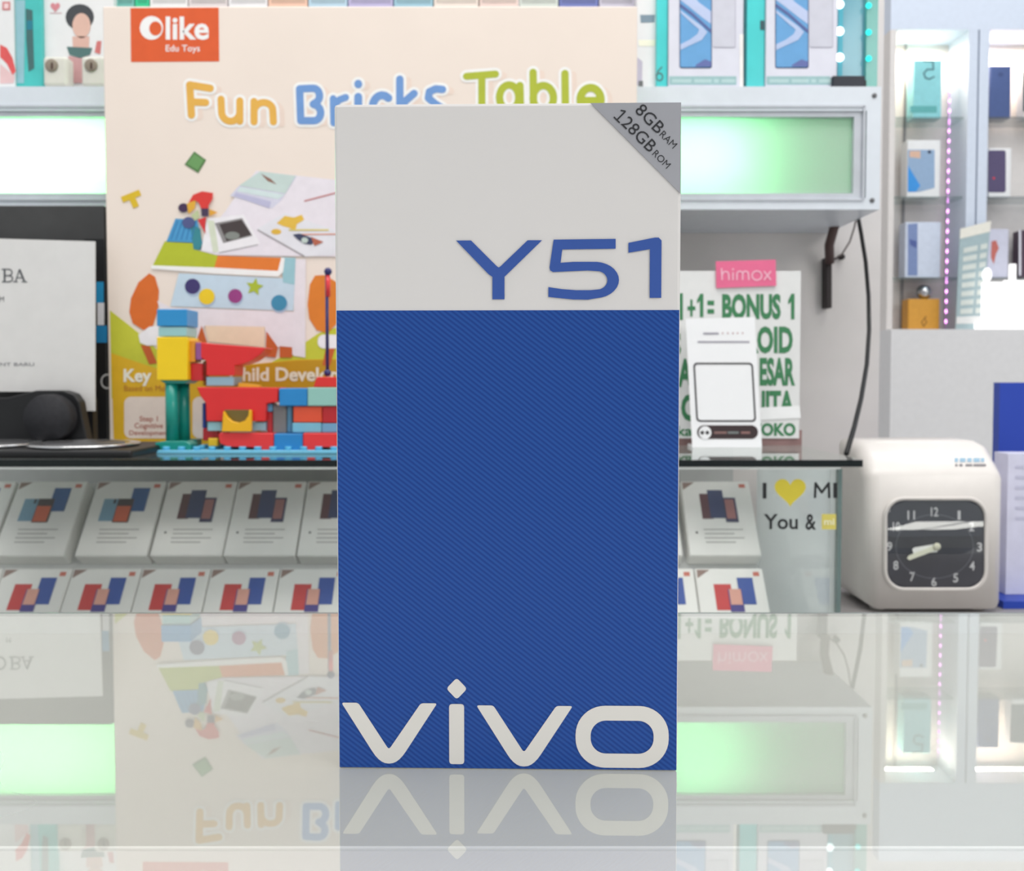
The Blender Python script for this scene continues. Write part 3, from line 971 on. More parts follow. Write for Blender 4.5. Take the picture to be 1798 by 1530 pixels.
# =================================================================== BONUS SIGN AND CARD STAND
t = thing('bonus_sign', 'white notice board with green bonus lettering and pink tag on the glass shelf', 'sign', PX(1290, 788, 0.975))
DN = 0.972
XB0, XB1 = XX(1110, DN), XX(1405, DN)
part('board', MB().box(XB0, XB1, DN, DN + 0.003, ZX(770, DN), ZX(476, DN), mat('foam_board', (233, 233, 232), 0.6, var=0.02)), t)
part('stand_foot', MB().box(XB0 + 0.01, XX(1412, DN), DN + 0.004, DN + 0.02, ZS + 0.0002, ZX(756, DN), mat('red_brown_block', (150, 118, 116), 0.5, var=0.2, scale=30)), t, 'reddish brown foot')
GR = pm((64, 132, 88))
gm = MB(); gd = DN - 0.0004
def one(mb, u0, v0, u1, v1, D, m, w_):
    mb.flat([(u1 - w_, v1), (u1, v1), (u1, v0), (u1 - w_ * 0.9, v0), (u0, v0 + (v1 - v0) * 0.26), (u0, v0 + (v1 - v0) * 0.42), (u1 - w_, v0 + (v1 - v0) * 0.3)], D, m)


one(gm, 1186, 515, 1199, 562, gd, GR, 6)
gm.flat([(1207, 538), (1212, 538), (1212, 526), (1216, 526), (1216, 538), (1221, 538), (1221, 545), (1216, 545), (1216, 556), (1212, 556), (1212, 545), (1207, 545)], gd, GR)
one(gm, 1224, 516, 1235, 557, gd, GR, 6)
gm.flat([(1242, 528), (1254, 528), (1254, 536), (1242, 536)], gd, GR)
gm.flat([(1242, 543), (1254, 543), (1254, 551), (1242, 551)], gd, GR)
gm.text('BONUS', 1268, 516, 1371, 561, gd, GR, 0.045)
one(gm, 1384, 516, 1395, 561, gd, GR, 6)
gm.text('S', 1172, 583, 1196, 626, gd, GR, 0.04)
gm.text('ROID', 1310, 573, 1392, 621, gd, GR, 0.04)
gm.text('A', 1190, 630, 1216, 680, gd, GR, 0.04)
gm.text('ESAR', 1334, 628, 1396, 678, gd, GR, 0.04)
gm.text('C', 1196, 692, 1222, 740, gd, GR, 0.04)
gm.text('UITA', 1322, 686, 1394, 728, gd, GR, 0.04)
gm.text('ka', 1189, 748, 1216, 766, gd, GR, 0.02)
gm.text('TOKO', 1320, 743, 1397, 766, gd, GR, 0.04)
part('green_lettering', gm, t, 'tall green capital lettering')
tp = MB().ppx([(1330, 716), (1404, 713), (1406, 734), (1331, 738)], DN - 0.0008, 0.0003, pm((252, 252, 252)))
part('tape_strip', tp, t, 'white tape strip')
tg = MB().ppx([(1257, 459), (1362, 456), (1363, 502), (1258, 506)], DN - 0.0022, 0.0012, pm((238, 112, 152)))
PK = pm((252, 190, 210))
dd_ = DN - 0.0026
tg.stroke([(1267, 472), (1268, 491)], 2.6, dd_, PK)
tg.stroke([(1268, 482)] + arc(1274, 482, 5.5, 5, 180, 360, 8) + [(1280, 491)], 2.6, dd_, PK)
tg.stroke([(1287, 479), (1287, 491)], 2.6, dd_, PK)
tg.disc(1287, 473, 1.8, dd_, PK)
tg.stroke([(1294, 491), (1294, 481)] + arc(1299, 481, 5, 4.5, 180, 360, 8) + [(1304, 491)], 2.6, dd_, PK)
tg.stroke(arc(1309, 481, 5, 4.5, 180, 360, 8) + [(1315, 491)], 2.6, dd_, PK)
tg.stroke(arc(1329, 484, 8.5, 8, 0, 360, 18), 2.6, dd_, PK)
tg.stroke([(1342, 477), (1353, 491)], 2.6, dd_, PK)
tg.stroke([(1353, 477), (1342, 491)], 2.6, dd_, PK)
part('pink_tag', tg, t, 'pink tag with pale lettering')

t = thing('card_stand', 'small white upright card stand with dark pill mark in front of the notice board', 'card stand', PX(1270, 790, 0.93))
DQ = 0.945
zq = ZS + 0.0002
c0, c1, c2, c3 = PX(1204, 560, DQ + 0.006), PX(1325, 557, DQ + 0.006), PX(1338, 786, DQ), PX(1216, 788, DQ)
c2.z = c3.z = zq
th = Vector((0, 0.0022, 0))
part('card', MB().prism_pts([c0, c1, c2, c3], [c0 + th, c1 + th, c2 + th, c3 + th], mat('bright_card', (250, 250, 252), 0.4, var=0.01)), t)
part('foot', MB().box(XX(1216, DQ), XX(1338, DQ), DQ + 0.0025, DQ + 0.022, zq, zq + 0.003, mat('clear_white', (236, 238, 240), 0.2)), t)


def cq(u, v, off=0.0004):
    # point of the leaning card under a measured point
    top, bot = 558.0, 787.0
    k = (v - top) / (bot - top)
    D = (DQ + 0.006) * (1 - k) + DQ * k - off
    return PX(u, v, D)


qm = MB()
DKG = pm((70, 68, 72))
a_ = rrect(1220, 637, 1325, 741, 7)
b_ = rrect(1223, 640, 1322, 738, 5)
sk = lambda u, v: (u + (v - 690) * 0.055, v)
A = [cq(*sk(*p)) for p in a_]; B = [cq(*sk(*p)) for p in b_]
n = len(A)
qm.add(A + B, [[i, n + i, n + (i + 1) % n, (i + 1) % n] for i in range(n)], DKG)
part('square_outline', qm, t, 'thin dark rounded square outline')
pl = MB()
P_ = [cq(u, v) for u, v in rrect(1224, 747, 1331, 771, 11.9, 8)]
pl.add(P_, [list(range(len(P_)))[::-1]], pm((62, 48, 50)))
C_ = [cq(u, v, 0.0007) for u, v in arc(1238, 760, 11, 11.5, 0, 360, 20)[:-1]]
pl.add(C_, [list(range(len(C_)))[::-1]], pm((246, 246, 248)))
for uu in (1233, 1242):
    C_ = [cq(uu + a, 760 + b, 0.001) for a, b in ((0, -4), (4, 0), (0, 4), (-4, 0))]
    pl.add(C_, [[3, 2, 1, 0]], pm((50, 48, 50)))
for (ua, ub, c) in [(1254, 1276, (140, 108, 104)), (1278, 1297, (122, 128, 126)), (1301, 1317, (150, 112, 108))]:
    C_ = [cq(ua, 758, 0.001), cq(ub, 758, 0.001), cq(ub, 762, 0.001), cq(ua, 762, 0.001)]
    pl.add(C_, [[3, 2, 1, 0]], pm(c))
part('pill_mark', pl, t, 'dark pill with white dot')
fp = MB()
for (ua, ub, va, vb) in [(1235, 1262, 584, 587.5), (1225, 1316, 599, 602)]:
    C_ = [cq(ua, va), cq(ub, va), cq(ub, vb), cq(ua, vb)]
    fp.add(C_, [[3, 2, 1, 0]], pm((168, 164, 176)))
for uu in (1269, 1278, 1287, 1295, 1304):
    C_ = [cq(uu - 1.5, 584), cq(uu + 1.5, 584), cq(uu, 588)]
    fp.add(C_, [[2, 1, 0]], pm((190, 150, 150)))
part('fine_print', fp, t)

# =================================================================== GOODS ON TOP OF THE LIGHT BOX
ztop = lz1 + 0.0002
TOPV = -60
DG = 1.058


def goods(name, label, cat, u0, u1, v0, D, depth, m, group=None, bev=0.0008):
    o = thing(name, label, cat, (XX((u0 + u1) / 2, D), D + depth / 2, ztop), group)
    part('box_body', MB().box(XX(u0, D, 80), XX(u1, D, 80), D, D + depth, ztop, ZX(v0, D), m, bev), o)
    return o


o = goods('white_carton', 'white carton with red swoosh at the far left on the light box', 'carton', -70, 24, TOPV, DG + 0.01, 0.06, WHITE)
q = MB(); d_ = DG + 0.01 - 0.0003
q.flat([(0, 78), (12, 84), (22, 102), (28, 125), (22, 132), (12, 112), (0, 100)], d_, pm((226, 92, 92)))
q.flat([(0, 112), (14, 124), (26, 134), (24, 146), (0, 147)], d_, pm((232, 196, 196)))
part('red_print', q, o, 'red printed swoosh'); q = MB()
q.flat([(4, 3), (18, 3), (18, 18), (4, 18)], d_, pm((214, 130, 130)))
q.flat([(7, 6), (15, 6), (15, 15), (7, 15)], d_ - 0.0002, pm((246, 214, 214)))
part('square_logo', q, o)
o = goods('turquoise_carton', 'turquoise carton with dark figure print between the white cartons on the light box', 'carton', 27, 74, TOPV, DG + 0.014, 0.05, TEALCARD)
q = MB(); d_ = DG + 0.014 - 0.0003
q.flat([(45, 15), (57, 18), (58, 60), (60, 120), (50, 126), (46, 70)], d_, pm((70, 110, 110)))
q.flat([(47, 36), (57, 36), (57, 52), (47, 52)], d_ - 0.0002, pm((40, 130, 150)))
q.flat([(27, 0), (44, 0), (42, 146), (30, 146)], d_, pm((150, 196, 206)))
part('figure_print', q, o)
o = goods('white_carton', 'white carton printed with a dark-haired figure, beside the cream carton on the light box', 'carton', 77, 200, TOPV, DG + 0.02, 0.05, WHITE)
q = MB(); d_ = DG + 0.02 - 0.0003
hp = []
for i in range(24):
    a = 2 * math.pi * i / 24
    hp.append((97 + 8.5 * math.sin(a) ** 3, 12 - (13 * math.cos(a) - 5 * math.cos(2 * a) - 2 * math.cos(3 * a) - math.cos(4 * a)) / 14.5 * 8.5))
q.flat(hp, d_, pm((218, 140, 148)))
q.stroke([(88, 23), (108, 23)], 1.4, d_, pm((205, 160, 165)))
q.disc(140, 30, 25, d_, pm((70, 72, 76)), 23)
q.disc(143, 45, 16, d_ - 0.0002, pm((226, 186, 170)), 22)
q.flat([(127, 64), (157, 64), (156, 84), (128, 84)], d_ - 0.0002, pm((224, 182, 168)))
q.flat([(117, 82), (162, 84), (158, 96), (140, 102), (122, 96)], d_ - 0.0004, pm((84, 118, 116)))
q.flat([(120, 98), (150, 104), (152, 146), (120, 146)], d_ - 0.0003, pm((206, 160, 160)))
q.flat([(170, 72), (178, 72), (176, 95), (166, 92)], d_ - 0.0003, pm((210, 120, 118)))
part('figure_print', q, o)
for i, (u0, u1, du, lab) in enumerate([(75, 118, 91, 'small white rounded gadget with round dial, left of the pair on the light box'), (142, 185, 160, 'small white rounded gadget with round dial, touching the cream carton')]):
    g_ = thing('dial_gadget', lab, 'gadget', (XX((u0 + u1) / 2, 1.052), 1.06, ztop), 'white dial gadgets on the light box')
    d0 = 1.0505
    part('gadget_body', MB().box(XX(u0, d0, 120), XX(u1, d0, 120), d0, d0 + 0.018, ztop, ZX(98, d0), mat('ivory_plastic', (226, 224, 214), 0.25), 0.004, 3), g_)
    pc = PX(du, 115, d0)
    part('dial', MB().lathe([(0.0075, 0), (0.0075, 0.001), (0.0062, 0.0014)], (pc.x, d0 - 0.0001, pc.z), (0, -1, 0), mat('dial_face', (150, 138, 124), 0.4), 20), g_)
    q = MB().rect(du - 1.6, 110, du + 1.6, 121, d0 - 0.0019, 0.0003, pm((74, 50, 40)))
    part('pointer', q, g_)

# row of cartons whose tops show above the cream carton
cols = [(204, 236, (120, 190, 180), 'sea green'), (238, 262, (60, 205, 150), 'bright green'), (264, 330, (238, 238, 238), 'white'), (332, 400, (222, 214, 214), 'pale grey'),
        (402, 470, (236, 236, 238), 'plain white'), (472, 540, (240, 200, 178), 'peach'), (542, 610, (186, 214, 230), 'pale blue'), (612, 690, (190, 184, 220), 'lavender'),
        (692, 760, (160, 200, 216), 'sky blue'), (762, 840, (238, 226, 216), 'cream-white'), (842, 910, (236, 214, 206), 'pale pink'), (912, 980, (214, 222, 214), 'grey-green'),
        (982, 1050, (120, 130, 190), 'violet blue'), (1052, 1114, (206, 202, 216), 'grey-lilac')]
for u0, u1, c, nm in cols:
    o = goods('goods_carton', '%s carton in the row whose tops show above the cream carton' % nm, 'carton', u0, u1, TOPV, DG + 0.03, 0.05, mat('card_%d_%d_%d' % c, c, 0.4), 'cartons behind the cream carton')
    dd0 = DG + 0.03 - 0.0003
    part('print_band', MB().flat([(u0 + 4, -4), (u1 - 4, -4), (u1 - 4, 5), (u0 + 4, 5)], dd0, pm(tuple(int(x * 0.86) for x in c))), o)

o = goods('white_carton', 'narrow white carton with grey band beside the cream carton, right end of the light box', 'carton', 1118, 1152, TOPV, DG + 0.01, 0.05, WHITE)
q = MB(); d_ = DG + 0.01 - 0.0003
q.flat([(1124, 26), (1150, 26), (1149, 39), (1125, 40)], d_, pm((130, 150, 164)))
part('grey_band', q, o); q = MB()
q.flat([(1121, 70), (1151, 70), (1150, 81), (1122, 81)], d_, pm((250, 248, 226)))
part('cream_band', q, o); q = MB()
q.flat([(1118, 100), (1128, 108), (1127, 150), (1118, 150)], d_, pm((196, 190, 206)))
part('lilac_print', q, o); q = MB()
q.flat([(1121, 142), (1129, 142), (1129, 154), (1121, 154)], d_ - 0.0002, pm((110, 112, 112)))
part('label_print', q, o)
pc_ = [('left', 1154, 1163, 1174, 1305, 1193, 1250, 1292), ('right', 1313, 1331, 1345, 1470, 1361, 1420, 1463)]
for side, uS, uT, u0, u1, pa, pb, pcx in pc_:
    lab = 'white phone carton with blue wave phone picture, %s of the pair on the light box' % side
    o = thing('phone_carton_upright', lab, 'phone box', (XX((u0 + u1) / 2, DG), DG + 0.03, ztop), 'upright phone cartons on the light box')
    part('box_body', MB().box(XX(u0, DG, 80), XX(u1, DG, 80), DG, DG + 0.045, ztop, ZX(TOPV, DG), mat('lilac_white_card', (226, 226, 238), 0.4, var=0.02), 0.0008), o)
    part('spine', MB().box(XX(uS, DG, 80), XX(u0 - 1, DG, 80), DG + 0.004, DG + 0.045, ztop, ZX(TOPV, DG), mat('turquoise_gloss', (84, 214, 214), 0.15, var=0.06, scale=25)), o, 'turquoise spine')
    ps = MB(); d_ = DG - 0.0003
    ps.flat(rrect(pa, TOPV + 10, pb, 120, 4), d_, pm((58, 74, 120)))
    ps.flat(rrect(pa + 1.5, TOPV + 12, pb - 1.5, 118, 3), d_ - 0.0002, pm((108, 168, 220)))
    w1 = pb - pa
    W_ = lambda k, v: (pa + 1.5 + (w1 - 3) * k, v)
    ps.flat([W_(0, 0), W_(0.25, 10), W_(0.75, 32), W_(1, 42), W_(1, 20), W_(0.6, 4), W_(0.35, -12), W_(0, -30)], d_ - 0.0004, pm((196, 208, 240)))
    ps.flat([W_(0, 18), W_(0.3, 30), W_(0.7, 46), W_(0.88, 56), W_(0.7, 70), W_(0.3, 80), W_(0, 88), W_(0, 78), W_(0.3, 70), W_(0.55, 60), W_(0.62, 52), W_(0.4, 42), W_(0, 22)], d_ - 0.0005, pm((188, 204, 238)))
    ps.flat([W_(0, 6), W_(0.4, 22), W_(1, 52), W_(1, 58), W_(0.4, 28), W_(0, 12)], d_ - 0.0006, pm((92, 104, 160)))
    ps.flat([W_(0.5, 114), W_(0.8, 104), W_(1, 108), W_(1, 117), W_(0.5, 117)], d_ - 0.0005, pm((104, 116, 176)))
    part('phone_picture', ps, o, 'printed phone with blue wave screen')
    ps = MB()
    ps.flat(rrect(pb + 2, TOPV + 12, pcx, 84, 4), d_, pm((190, 188, 204)))
    ps.flat(rrect(pb + 2, TOPV + 12, pcx - 1.4, 82.5, 4), d_ - 0.0002, pm((212, 212, 224)))
    part('phone_back_picture', ps, o)
    bd_ = MB()
    bd_.flat([(u0 + 1, 134), (u1 - 12, 134), (u1 - 12, 149), (u0 + 1, 149)], d_, pm((160, 196, 198)))
    part('bottom_band', bd_, o)
    bd_ = MB()
    x = u0 + 6
    for ww in (34, 30, 8, 24):
        bd_.flat([(x, 139), (x + ww, 139), (x + ww, 145), (x, 145)], d_ - 0.0002, pm((186, 214, 214)))
        x += ww + 5
    part('fine_print', bd_, o)
    if side == 'left':
        sx = MB()
        ds = DG + 0.004 - 0.0003
        sx.stroke([(1162, 118), (1156, 124), (1153, 133)] + arc(1158, 135, 5.5, 6.5, 180, 540, 18), 2.2, ds, pm((90, 110, 112)))
        part('number_mark', sx, o, 'dark figure six')
        part('white_edge', MB().rect(1299, 60, 1305, 153, DG - 0.0005, 0.0003, pm((250, 246, 242))), o)
    else:
        part('spine_mark', MB().rect(1335, 36, 1342, 52, DG + 0.004 - 0.0006, 0.0003, pm((60, 90, 96))), o)
# turquoise lit display end
o = thing('acrylic_display', 'turquoise glossy panel with glowing light dots at the right end of the light box', 'display panel', (XX(1508, 1.1), 1.1, ztop))
part('panel', MB().box(XX(1472, 1.085, 80), XX(1540, 1.085, 80), 1.085, 1.095, ztop, ZX(TOPV, 1.085), mat('turquoise_acrylic', (120, 180, 196), 0.12, var=0.08, scale=12)), o)
part('edge_strip', MB().box(XX(1520, 1.08, 80), XX(1540, 1.08, 80), 1.078, 1.0845, ztop, ZX(TOPV, 1.08), mat('green_acrylic', (96, 176, 166), 0.15)), o)
part('lamp_strip', MB().box(XX(1471, 1.083, 80), XX(1479, 1.083, 80), 1.0815, 1.0845, ztop, ZX(TOPV, 1.083), mat('cyan_strip', (70, 180, 200), 0.3)), o)
E1 = emis('white_led', (235, 255, 255), 3.0); E2 = emis('cyan_led', (60, 240, 235), 1.6)
for v in (8, 55, 101):
    p = PX(1474, v, 1.0805)
    part('led', MB().lathe([(0.0052, 0), (0.0052, 0.001), (0.003, 0.002)], p, (0, -1, 0), E1, 12), o)
    p = PX(1525, v + 2, 1.077)
    part('led', MB().lathe([(0.0036, 0), (0.0036, 0.001), (0.002, 0.002)], p, (0, -1, 0), E2, 12), o)
p = PX(1489, 140, 1.056)
o = thing('black_adapter', 'small black rectangular adapter lying on the right end of the light box', 'adapter', (p.x, p.y, ztop))
part('adapter_body', MB().box(XX(1461, 1.056, 80), XX(1518, 1.056, 80), 1.0525, 1.072, ztop, ztop + 0.0135, mat('navy_black', (36, 40, 52), 0.4), 0.0012, 2), o)
part('adapter_plug', MB().box(XX(1518, 1.06, 80), XX(1521, 1.06, 80), 1.058, 1.066, ztop + 0.003, ztop + 0.010, BLACKP), o)

# =================================================================== FAR SHOWCASE ON THE RIGHT
DC = 2.6
BKY = 2.72
CW = mat('showcase_white', (214, 222, 236), 0.4, var=0.02)
CIN = mat('showcase_inside', (226, 220, 216), 0.5, var=0.02)
t = thing('wall_showcase', 'tall white wall showcase with glass shelves and a pink light strip on the right', 'showcase', (1.5, 2.75, ZF))
cx0, cx1 = XX(1556, DC), 2.05
zc = ZX(581, DC)
part('base_body', MB().box(cx0 - 0.02, cx1, DC - 0.08, 3.01, ZF, zc, mat('showcase_base', (226, 224, 224), 0.5, var=0.02)), t, 'plain white base panel')
part('back_board', MB().box(cx0, cx1, BKY, BKY + 0.02, zc + 0.0002, 1.35, CIN), t)
part('header', MB().box(cx0, cx1, DC, BKY - 0.0002, ZX(52, DC), 1.35, CW), t)
part('left_side', MB().box(cx0, XX(1566, DC), DC, BKY - 0.0002, zc + 0.0002, ZX(52, DC) - 0.0002, CIN), t)
for (ua, ub) in [(1692, 1708), (1711, 1728)]:
    part('stile', MB().box(XX(ua, DC), XX(ub, DC), DC, BKY - 0.0002, zc + 0.0002, ZX(52, DC) - 0.0002, CW), t)
part('rear_post', MB().box(XX(1582, BKY - 0.01), XX(1586, BKY - 0.01), BKY - 0.006, BKY - 0.0002, zc + 0.001, ZX(70, BKY), mat('grey_post', (150, 148, 150), 0.4)), t)
for vv in (205, 345, 487):
    z = ZX(vv, DC + 0.02)
    part('glass_shelf', MB().box(XX(1567, DC), XX(1692, DC) - 0.001, DC + 0.02, BKY - 0.007, z - 0.006, z, glass('shelf_glass_%d' % vv, (0.80, 0.84, 0.84), 0.05)), t)
    part('glass_shelf', MB().box(XX(1728, DC) + 0.001, cx1, DC + 0.02, BKY - 0.007, z - 0.006, z, glass('shelf_glass_r%d' % vv, (0.74, 0.76, 0.78), 0.05)), t)
xs = XX(1664, BKY - 0.02)
LEDX = XX(1667, BKY - 0.03)
part('light_strip', MB().box(LEDX - 0.006, LEDX + 0.006, BKY - 0.012, BKY - 0.009, zc + 0.001, ZX(95, BKY), mat('pink_strip', (222, 190, 230), 0.4)), t, 'pink light strip')
E3 = emis('pink_led', (255, 165, 250), 4.0)
ledm = MB().lathe([(0.0066, 0), (0.0066, 0.002), (0.004, 0.004)], (0, 0, 0), (0, -1, 0), E3, 10).mesh('led', Vector((0, 0, 0)))
v = 107.0
while v < 575:
    o = bpy.data.objects.new('led', ledm); COL.objects.link(o); o.parent = t
    p = PX(1667, v, BKY - 0.0125)
    o.location = Vector((LEDX, BKY - 0.0125, p.z)) - BASE[t.name]
    v += 17.6
warm = area('showcase_lamp', (XX(1615, DC), DC + 0.05, ZX(52, DC) - 0.02), (XX(1615, DC), BKY, 0.6), 0.16, 0.03, 1.0, (1.0, 0.86, 0.68))
warm = area('showcase_lamp', (XX(1775, DC), DC + 0.05, ZX(52, DC) - 0.02), (XX(1775, DC), BKY, 0.6), 0.2, 0.03, 1.4, (1.0, 0.82, 0.66))

DI = DC + 0.04


def shelf_item(name, label, cat, u0, v0, u1, vshelf, m, depth=0.045, D=DI):
    z = ZX(vshelf, DC + 0.02) + 0.0003 if vshelf < 560 else zc + 0.0003
    o = thing(name, label, cat, ((XX(u0, D) + XX(u1, D)) / 2, D + depth / 2, z))
    part('box_body', MB().box(XX(u0, D), XX(u1, D), D, D + depth, z, ZX(v0, D), m, 0.002), o)
    return o


o = shelf_item('phone_box', 'turquoise phone box with dark figure five on the top shelf of the showcase', 'phone box', 1597, 105, 1646, 205, mat('aqua_card', (140, 206, 212), 0.4))
q = MB()
q.stroke([(1622, 107), (1638, 108), (1639, 122), (1628, 122), (1622, 129), (1625, 137), (1632, 139), (1640, 135)], 2.6, DI - 0.0006, pm((70, 110, 120)))
part('number_mark', q, o, 'dark mirrored figure')
part('lower_band', MB().flat([(1598, 186), (1645, 186), (1645, 198), (1598, 198)], DI - 0.0006, pm((96, 172, 172))), o)
o = shelf_item('phone_box', 'white phone box with bright blue picture on the second shelf of the showcase', 'phone box', 1588, 246, 1646, 345, WHITE)
q = MB(); d_ = DI - 0.0006
q.flat([(1594, 263), (1641, 263), (1641, 330), (1614, 337), (1594, 337)], d_, pm((150, 176, 206)))
q.flat([(1594, 290), (1606, 310), (1616, 326), (1608, 337), (1594, 337)], d_ - 0.0004, pm((60, 150, 225)))
q.flat([(1597, 265), (1616, 265), (1616, 278), (1597, 276)], d_ - 0.0004, pm((222, 184, 160)))
q.disc(1632, 267, 3, d_ - 0.0004, pm((40, 50, 80)))
part('picture', q, o)
o = shelf_item('phone_box', 'pale phone box with dark blue stripe on the third shelf of the showcase', 'phone box', 1587, 390, 1649, 487, mat('pale_blue_card', (214, 222, 238), 0.4))
q = MB()
q.flat([(1594, 394), (1611, 392), (1611, 484), (1594, 484)], d_, pm((128, 146, 190)))
q.flat([(1597, 420), (1610, 424), (1609, 436), (1598, 430)], d_ - 0.0004, pm((84, 100, 160)))
part('picture', q, o)
o = shelf_item('orange_box', 'orange box with dark mark at the bottom of the showcase', 'box', 1594, 525, 1649, 581, mat('orange_card', (222, 160, 62), 0.4))
q = MB()
q.stroke([(1626, 556), (1618, 566), (1622, 573), (1627, 566), (1624, 560)], 1.8, d_, pm((150, 104, 44)))
part('dark_mark', q, o)
pb_ = PX(1623, 510, DI + 0.02)
rr = 0.0215
zb_ = ZX(525, DI) + 0.0003
pr = [(rr * math.sin(math.pi * i / 12) + 1e-5, rr - rr * math.cos(math.pi * i / 12)) for i in range(13)]
o = thing('silver_ball', 'small shiny silver ball on top of the orange box', 'ball', (pb_.x, DI + 0.022, zb_))
part('ball', MB().lathe(pr, (pb_.x, DI + 0.022, zb_), (0, 0, 1), mat('chrome', (205, 205, 208), 0.15, metal=1.0), 20), o)
part('ring', MB().lathe([(rr * 1.02, -0.002), (rr * 1.06, 0), (rr * 1.02, 0.002)], (pb_.x, DI + 0.022, zb_ + rr), (0, -1, 0.2), mat('dark_chrome', (90, 90, 92), 0.2, metal=1.0), 20), o)

o = shelf_item('phone_box', 'dark blue phone box on the top shelf behind the right showcase door', 'phone box', 1730, 115, 1767, 205, mat('slate_blue', (74, 92, 140), 0.35))
part('faint_logo', MB().disc(1757, 131, 5, DI - 0.0006, pm((62, 78, 122)), 4), o)
o = shelf_item('phone_box', 'white phone box with dark front at the far right of the top shelf', 'phone box', 1791, 122, 1835, 205, WHITE)
part('picture', MB().flat([(1796, 126), (1830, 126), (1830, 196), (1796, 196)], DI - 0.0006, pm((60, 74, 90))), o)
o = shelf_item('phone_case_pack', 'white pack with purple phone and red dot on the second showcase shelf', 'phone pack', 1731, 260, 1770, 345, WHITE)
q = MB()
q.flat(rrect(1735, 264, 1766, 338, 4), d_, pm((88, 78, 112)))
q.disc(1745, 313, 2.0, d_ - 0.0005, pm((230, 60, 70)))
part('picture', q, o)
o = shelf_item('phone_box', 'pale lilac box with red figure on the third showcase shelf', 'phone box', 1731, 402, 1768, 487, mat('lilac_card', (206, 206, 222), 0.4))
q = MB()
q.flat([(1741, 424), (1749, 422), (1754, 436), (1749, 446), (1745, 464), (1740, 452)], d_, pm((196, 110, 100)))
part('picture', q, o)
o = shelf_item('phone_box', 'dark plum box at the far right of the third showcase shelf', 'phone box', 1789, 404, 1830, 487, mat('plum_card', (78, 60, 76), 0.4))
part('white_border', MB().flat([(1789, 404), (1793, 404), (1793, 484), (1789, 484)], d_, pm((222, 220, 228))), o)

# price list leaning and overexposed white goods with added glow in front of the showcase
o = thing('price_list', 'tilted greenish price list with white rows leaning at the showcase base', 'price list', PX(1710, 580, DC - 0.012))
dl = DC - 0.03
f_ = [PX(1686, 402, dl + 0.008), PX(1740, 388, dl + 0.008), PX(1722, 579, dl - 0.004), PX(1678, 579, dl - 0.004)]
f_[2].z = f_[3].z = zc + 0.0004
thv = Vector((0, 0.003, 0))
part('sheet', MB().prism_pts(f_, [p + thv for p in f_], mat('grey_green_sheet', (168, 188, 192), 0.5)), o)


def pl_pt(a, b, off=0.0008):
    top = f_[0].lerp(f_[1], a); bot = f_[3].lerp(f_[2], a)
    return top.lerp(bot, b) - Vector((0, off, 0))


rw = MB()
C_ = [pl_pt(0, 0), pl_pt(1, 0), pl_pt(1, 0.1), pl_pt(0, 0.1)]
rw.add(C_, [[3, 2, 1, 0]], pm((238, 234, 222)))
for k in range(8):
    b0 = 0.2 + k * 0.085
    for a0, a1 in ((0.14, 0.62), (0.72, 0.95)):
        C_ = [pl_pt(a0, b0), pl_pt(a1, b0), pl_pt(a1, b0 + 0.05), pl_pt(a0, b0 + 0.05)]
        rw.add(C_, [[3, 2, 1, 0]], pm((216, 222, 216)))
C_ = [pl_pt(0, 0.87), pl_pt(1, 0.87), pl_pt(1, 0.94), pl_pt(0, 0.94)]
rw.add(C_, [[3, 2, 1, 0]], pm((228, 228, 226)))
part('printed_rows', rw, o)
o = thing('overexposed_goods', 'overexposed white goods with added glow at the right edge in front of the showcase', 'lamp', PX(1765, 580, DC - 0.012))
GLW = emis('added_white_glow', (255, 255, 255), 1.5)  # emission added to stand in for the overexposure of plain white goods
d3 = DC - 0.06
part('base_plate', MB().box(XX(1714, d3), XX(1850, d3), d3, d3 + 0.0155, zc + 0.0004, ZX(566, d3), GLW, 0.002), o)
part('overexposed_block', MB().box(XX(1725, d3), XX(1760, d3), d3 + 0.002, d3 + 0.014, ZX(566, d3) + 0.0002, ZX(495, d3), GLW, 0.003), o)
part('overexposed_block', MB().box(XX(1762, d3), XX(1850, d3), d3 + 0.002, d3 + 0.014, ZX(566, d3) + 0.0002, ZX(492, d3), GLW, 0.003), o)
part('overexposed_block', MB().box(XX(1772, d3), XX(1784, d3), d3 + 0.004, d3 + 0.012, ZX(492, d3) + 0.0002, ZX(463, d3), GLW, 0.002), o)
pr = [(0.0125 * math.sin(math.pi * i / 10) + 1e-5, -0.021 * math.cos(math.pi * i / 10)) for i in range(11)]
part('overexposed_oval', MB().lathe(pr, PX(1733, 483, d3 + 0.008), (0, 0, 1), GLW, 14), o)

# =================================================================== DESK WITH TIME CLOCK
ZD = ZX(1077, 1.0)
t = thing('side_desk', 'low grey desk right of the glass counter carrying the time clock', 'desk', (0.65, 1.05, ZF))
part('desk_top', MB().box(XR + 0.055, 1.3, 0.86, 1.205, ZD - 0.02, ZD, mat('desk_grey', (150, 146, 146), 0.4)), t)
for xx, yy in ((XR + 0.08, 0.88), (1.27, 0.88), (XR + 0.08, 1.18), (1.27, 1.18)):
    part('leg', MB().box(xx - 0.018, xx + 0.018, yy - 0.018, yy + 0.018, ZF, ZD - 0.0202, mat('desk_leg', (120, 118, 118), 0.5)), t)

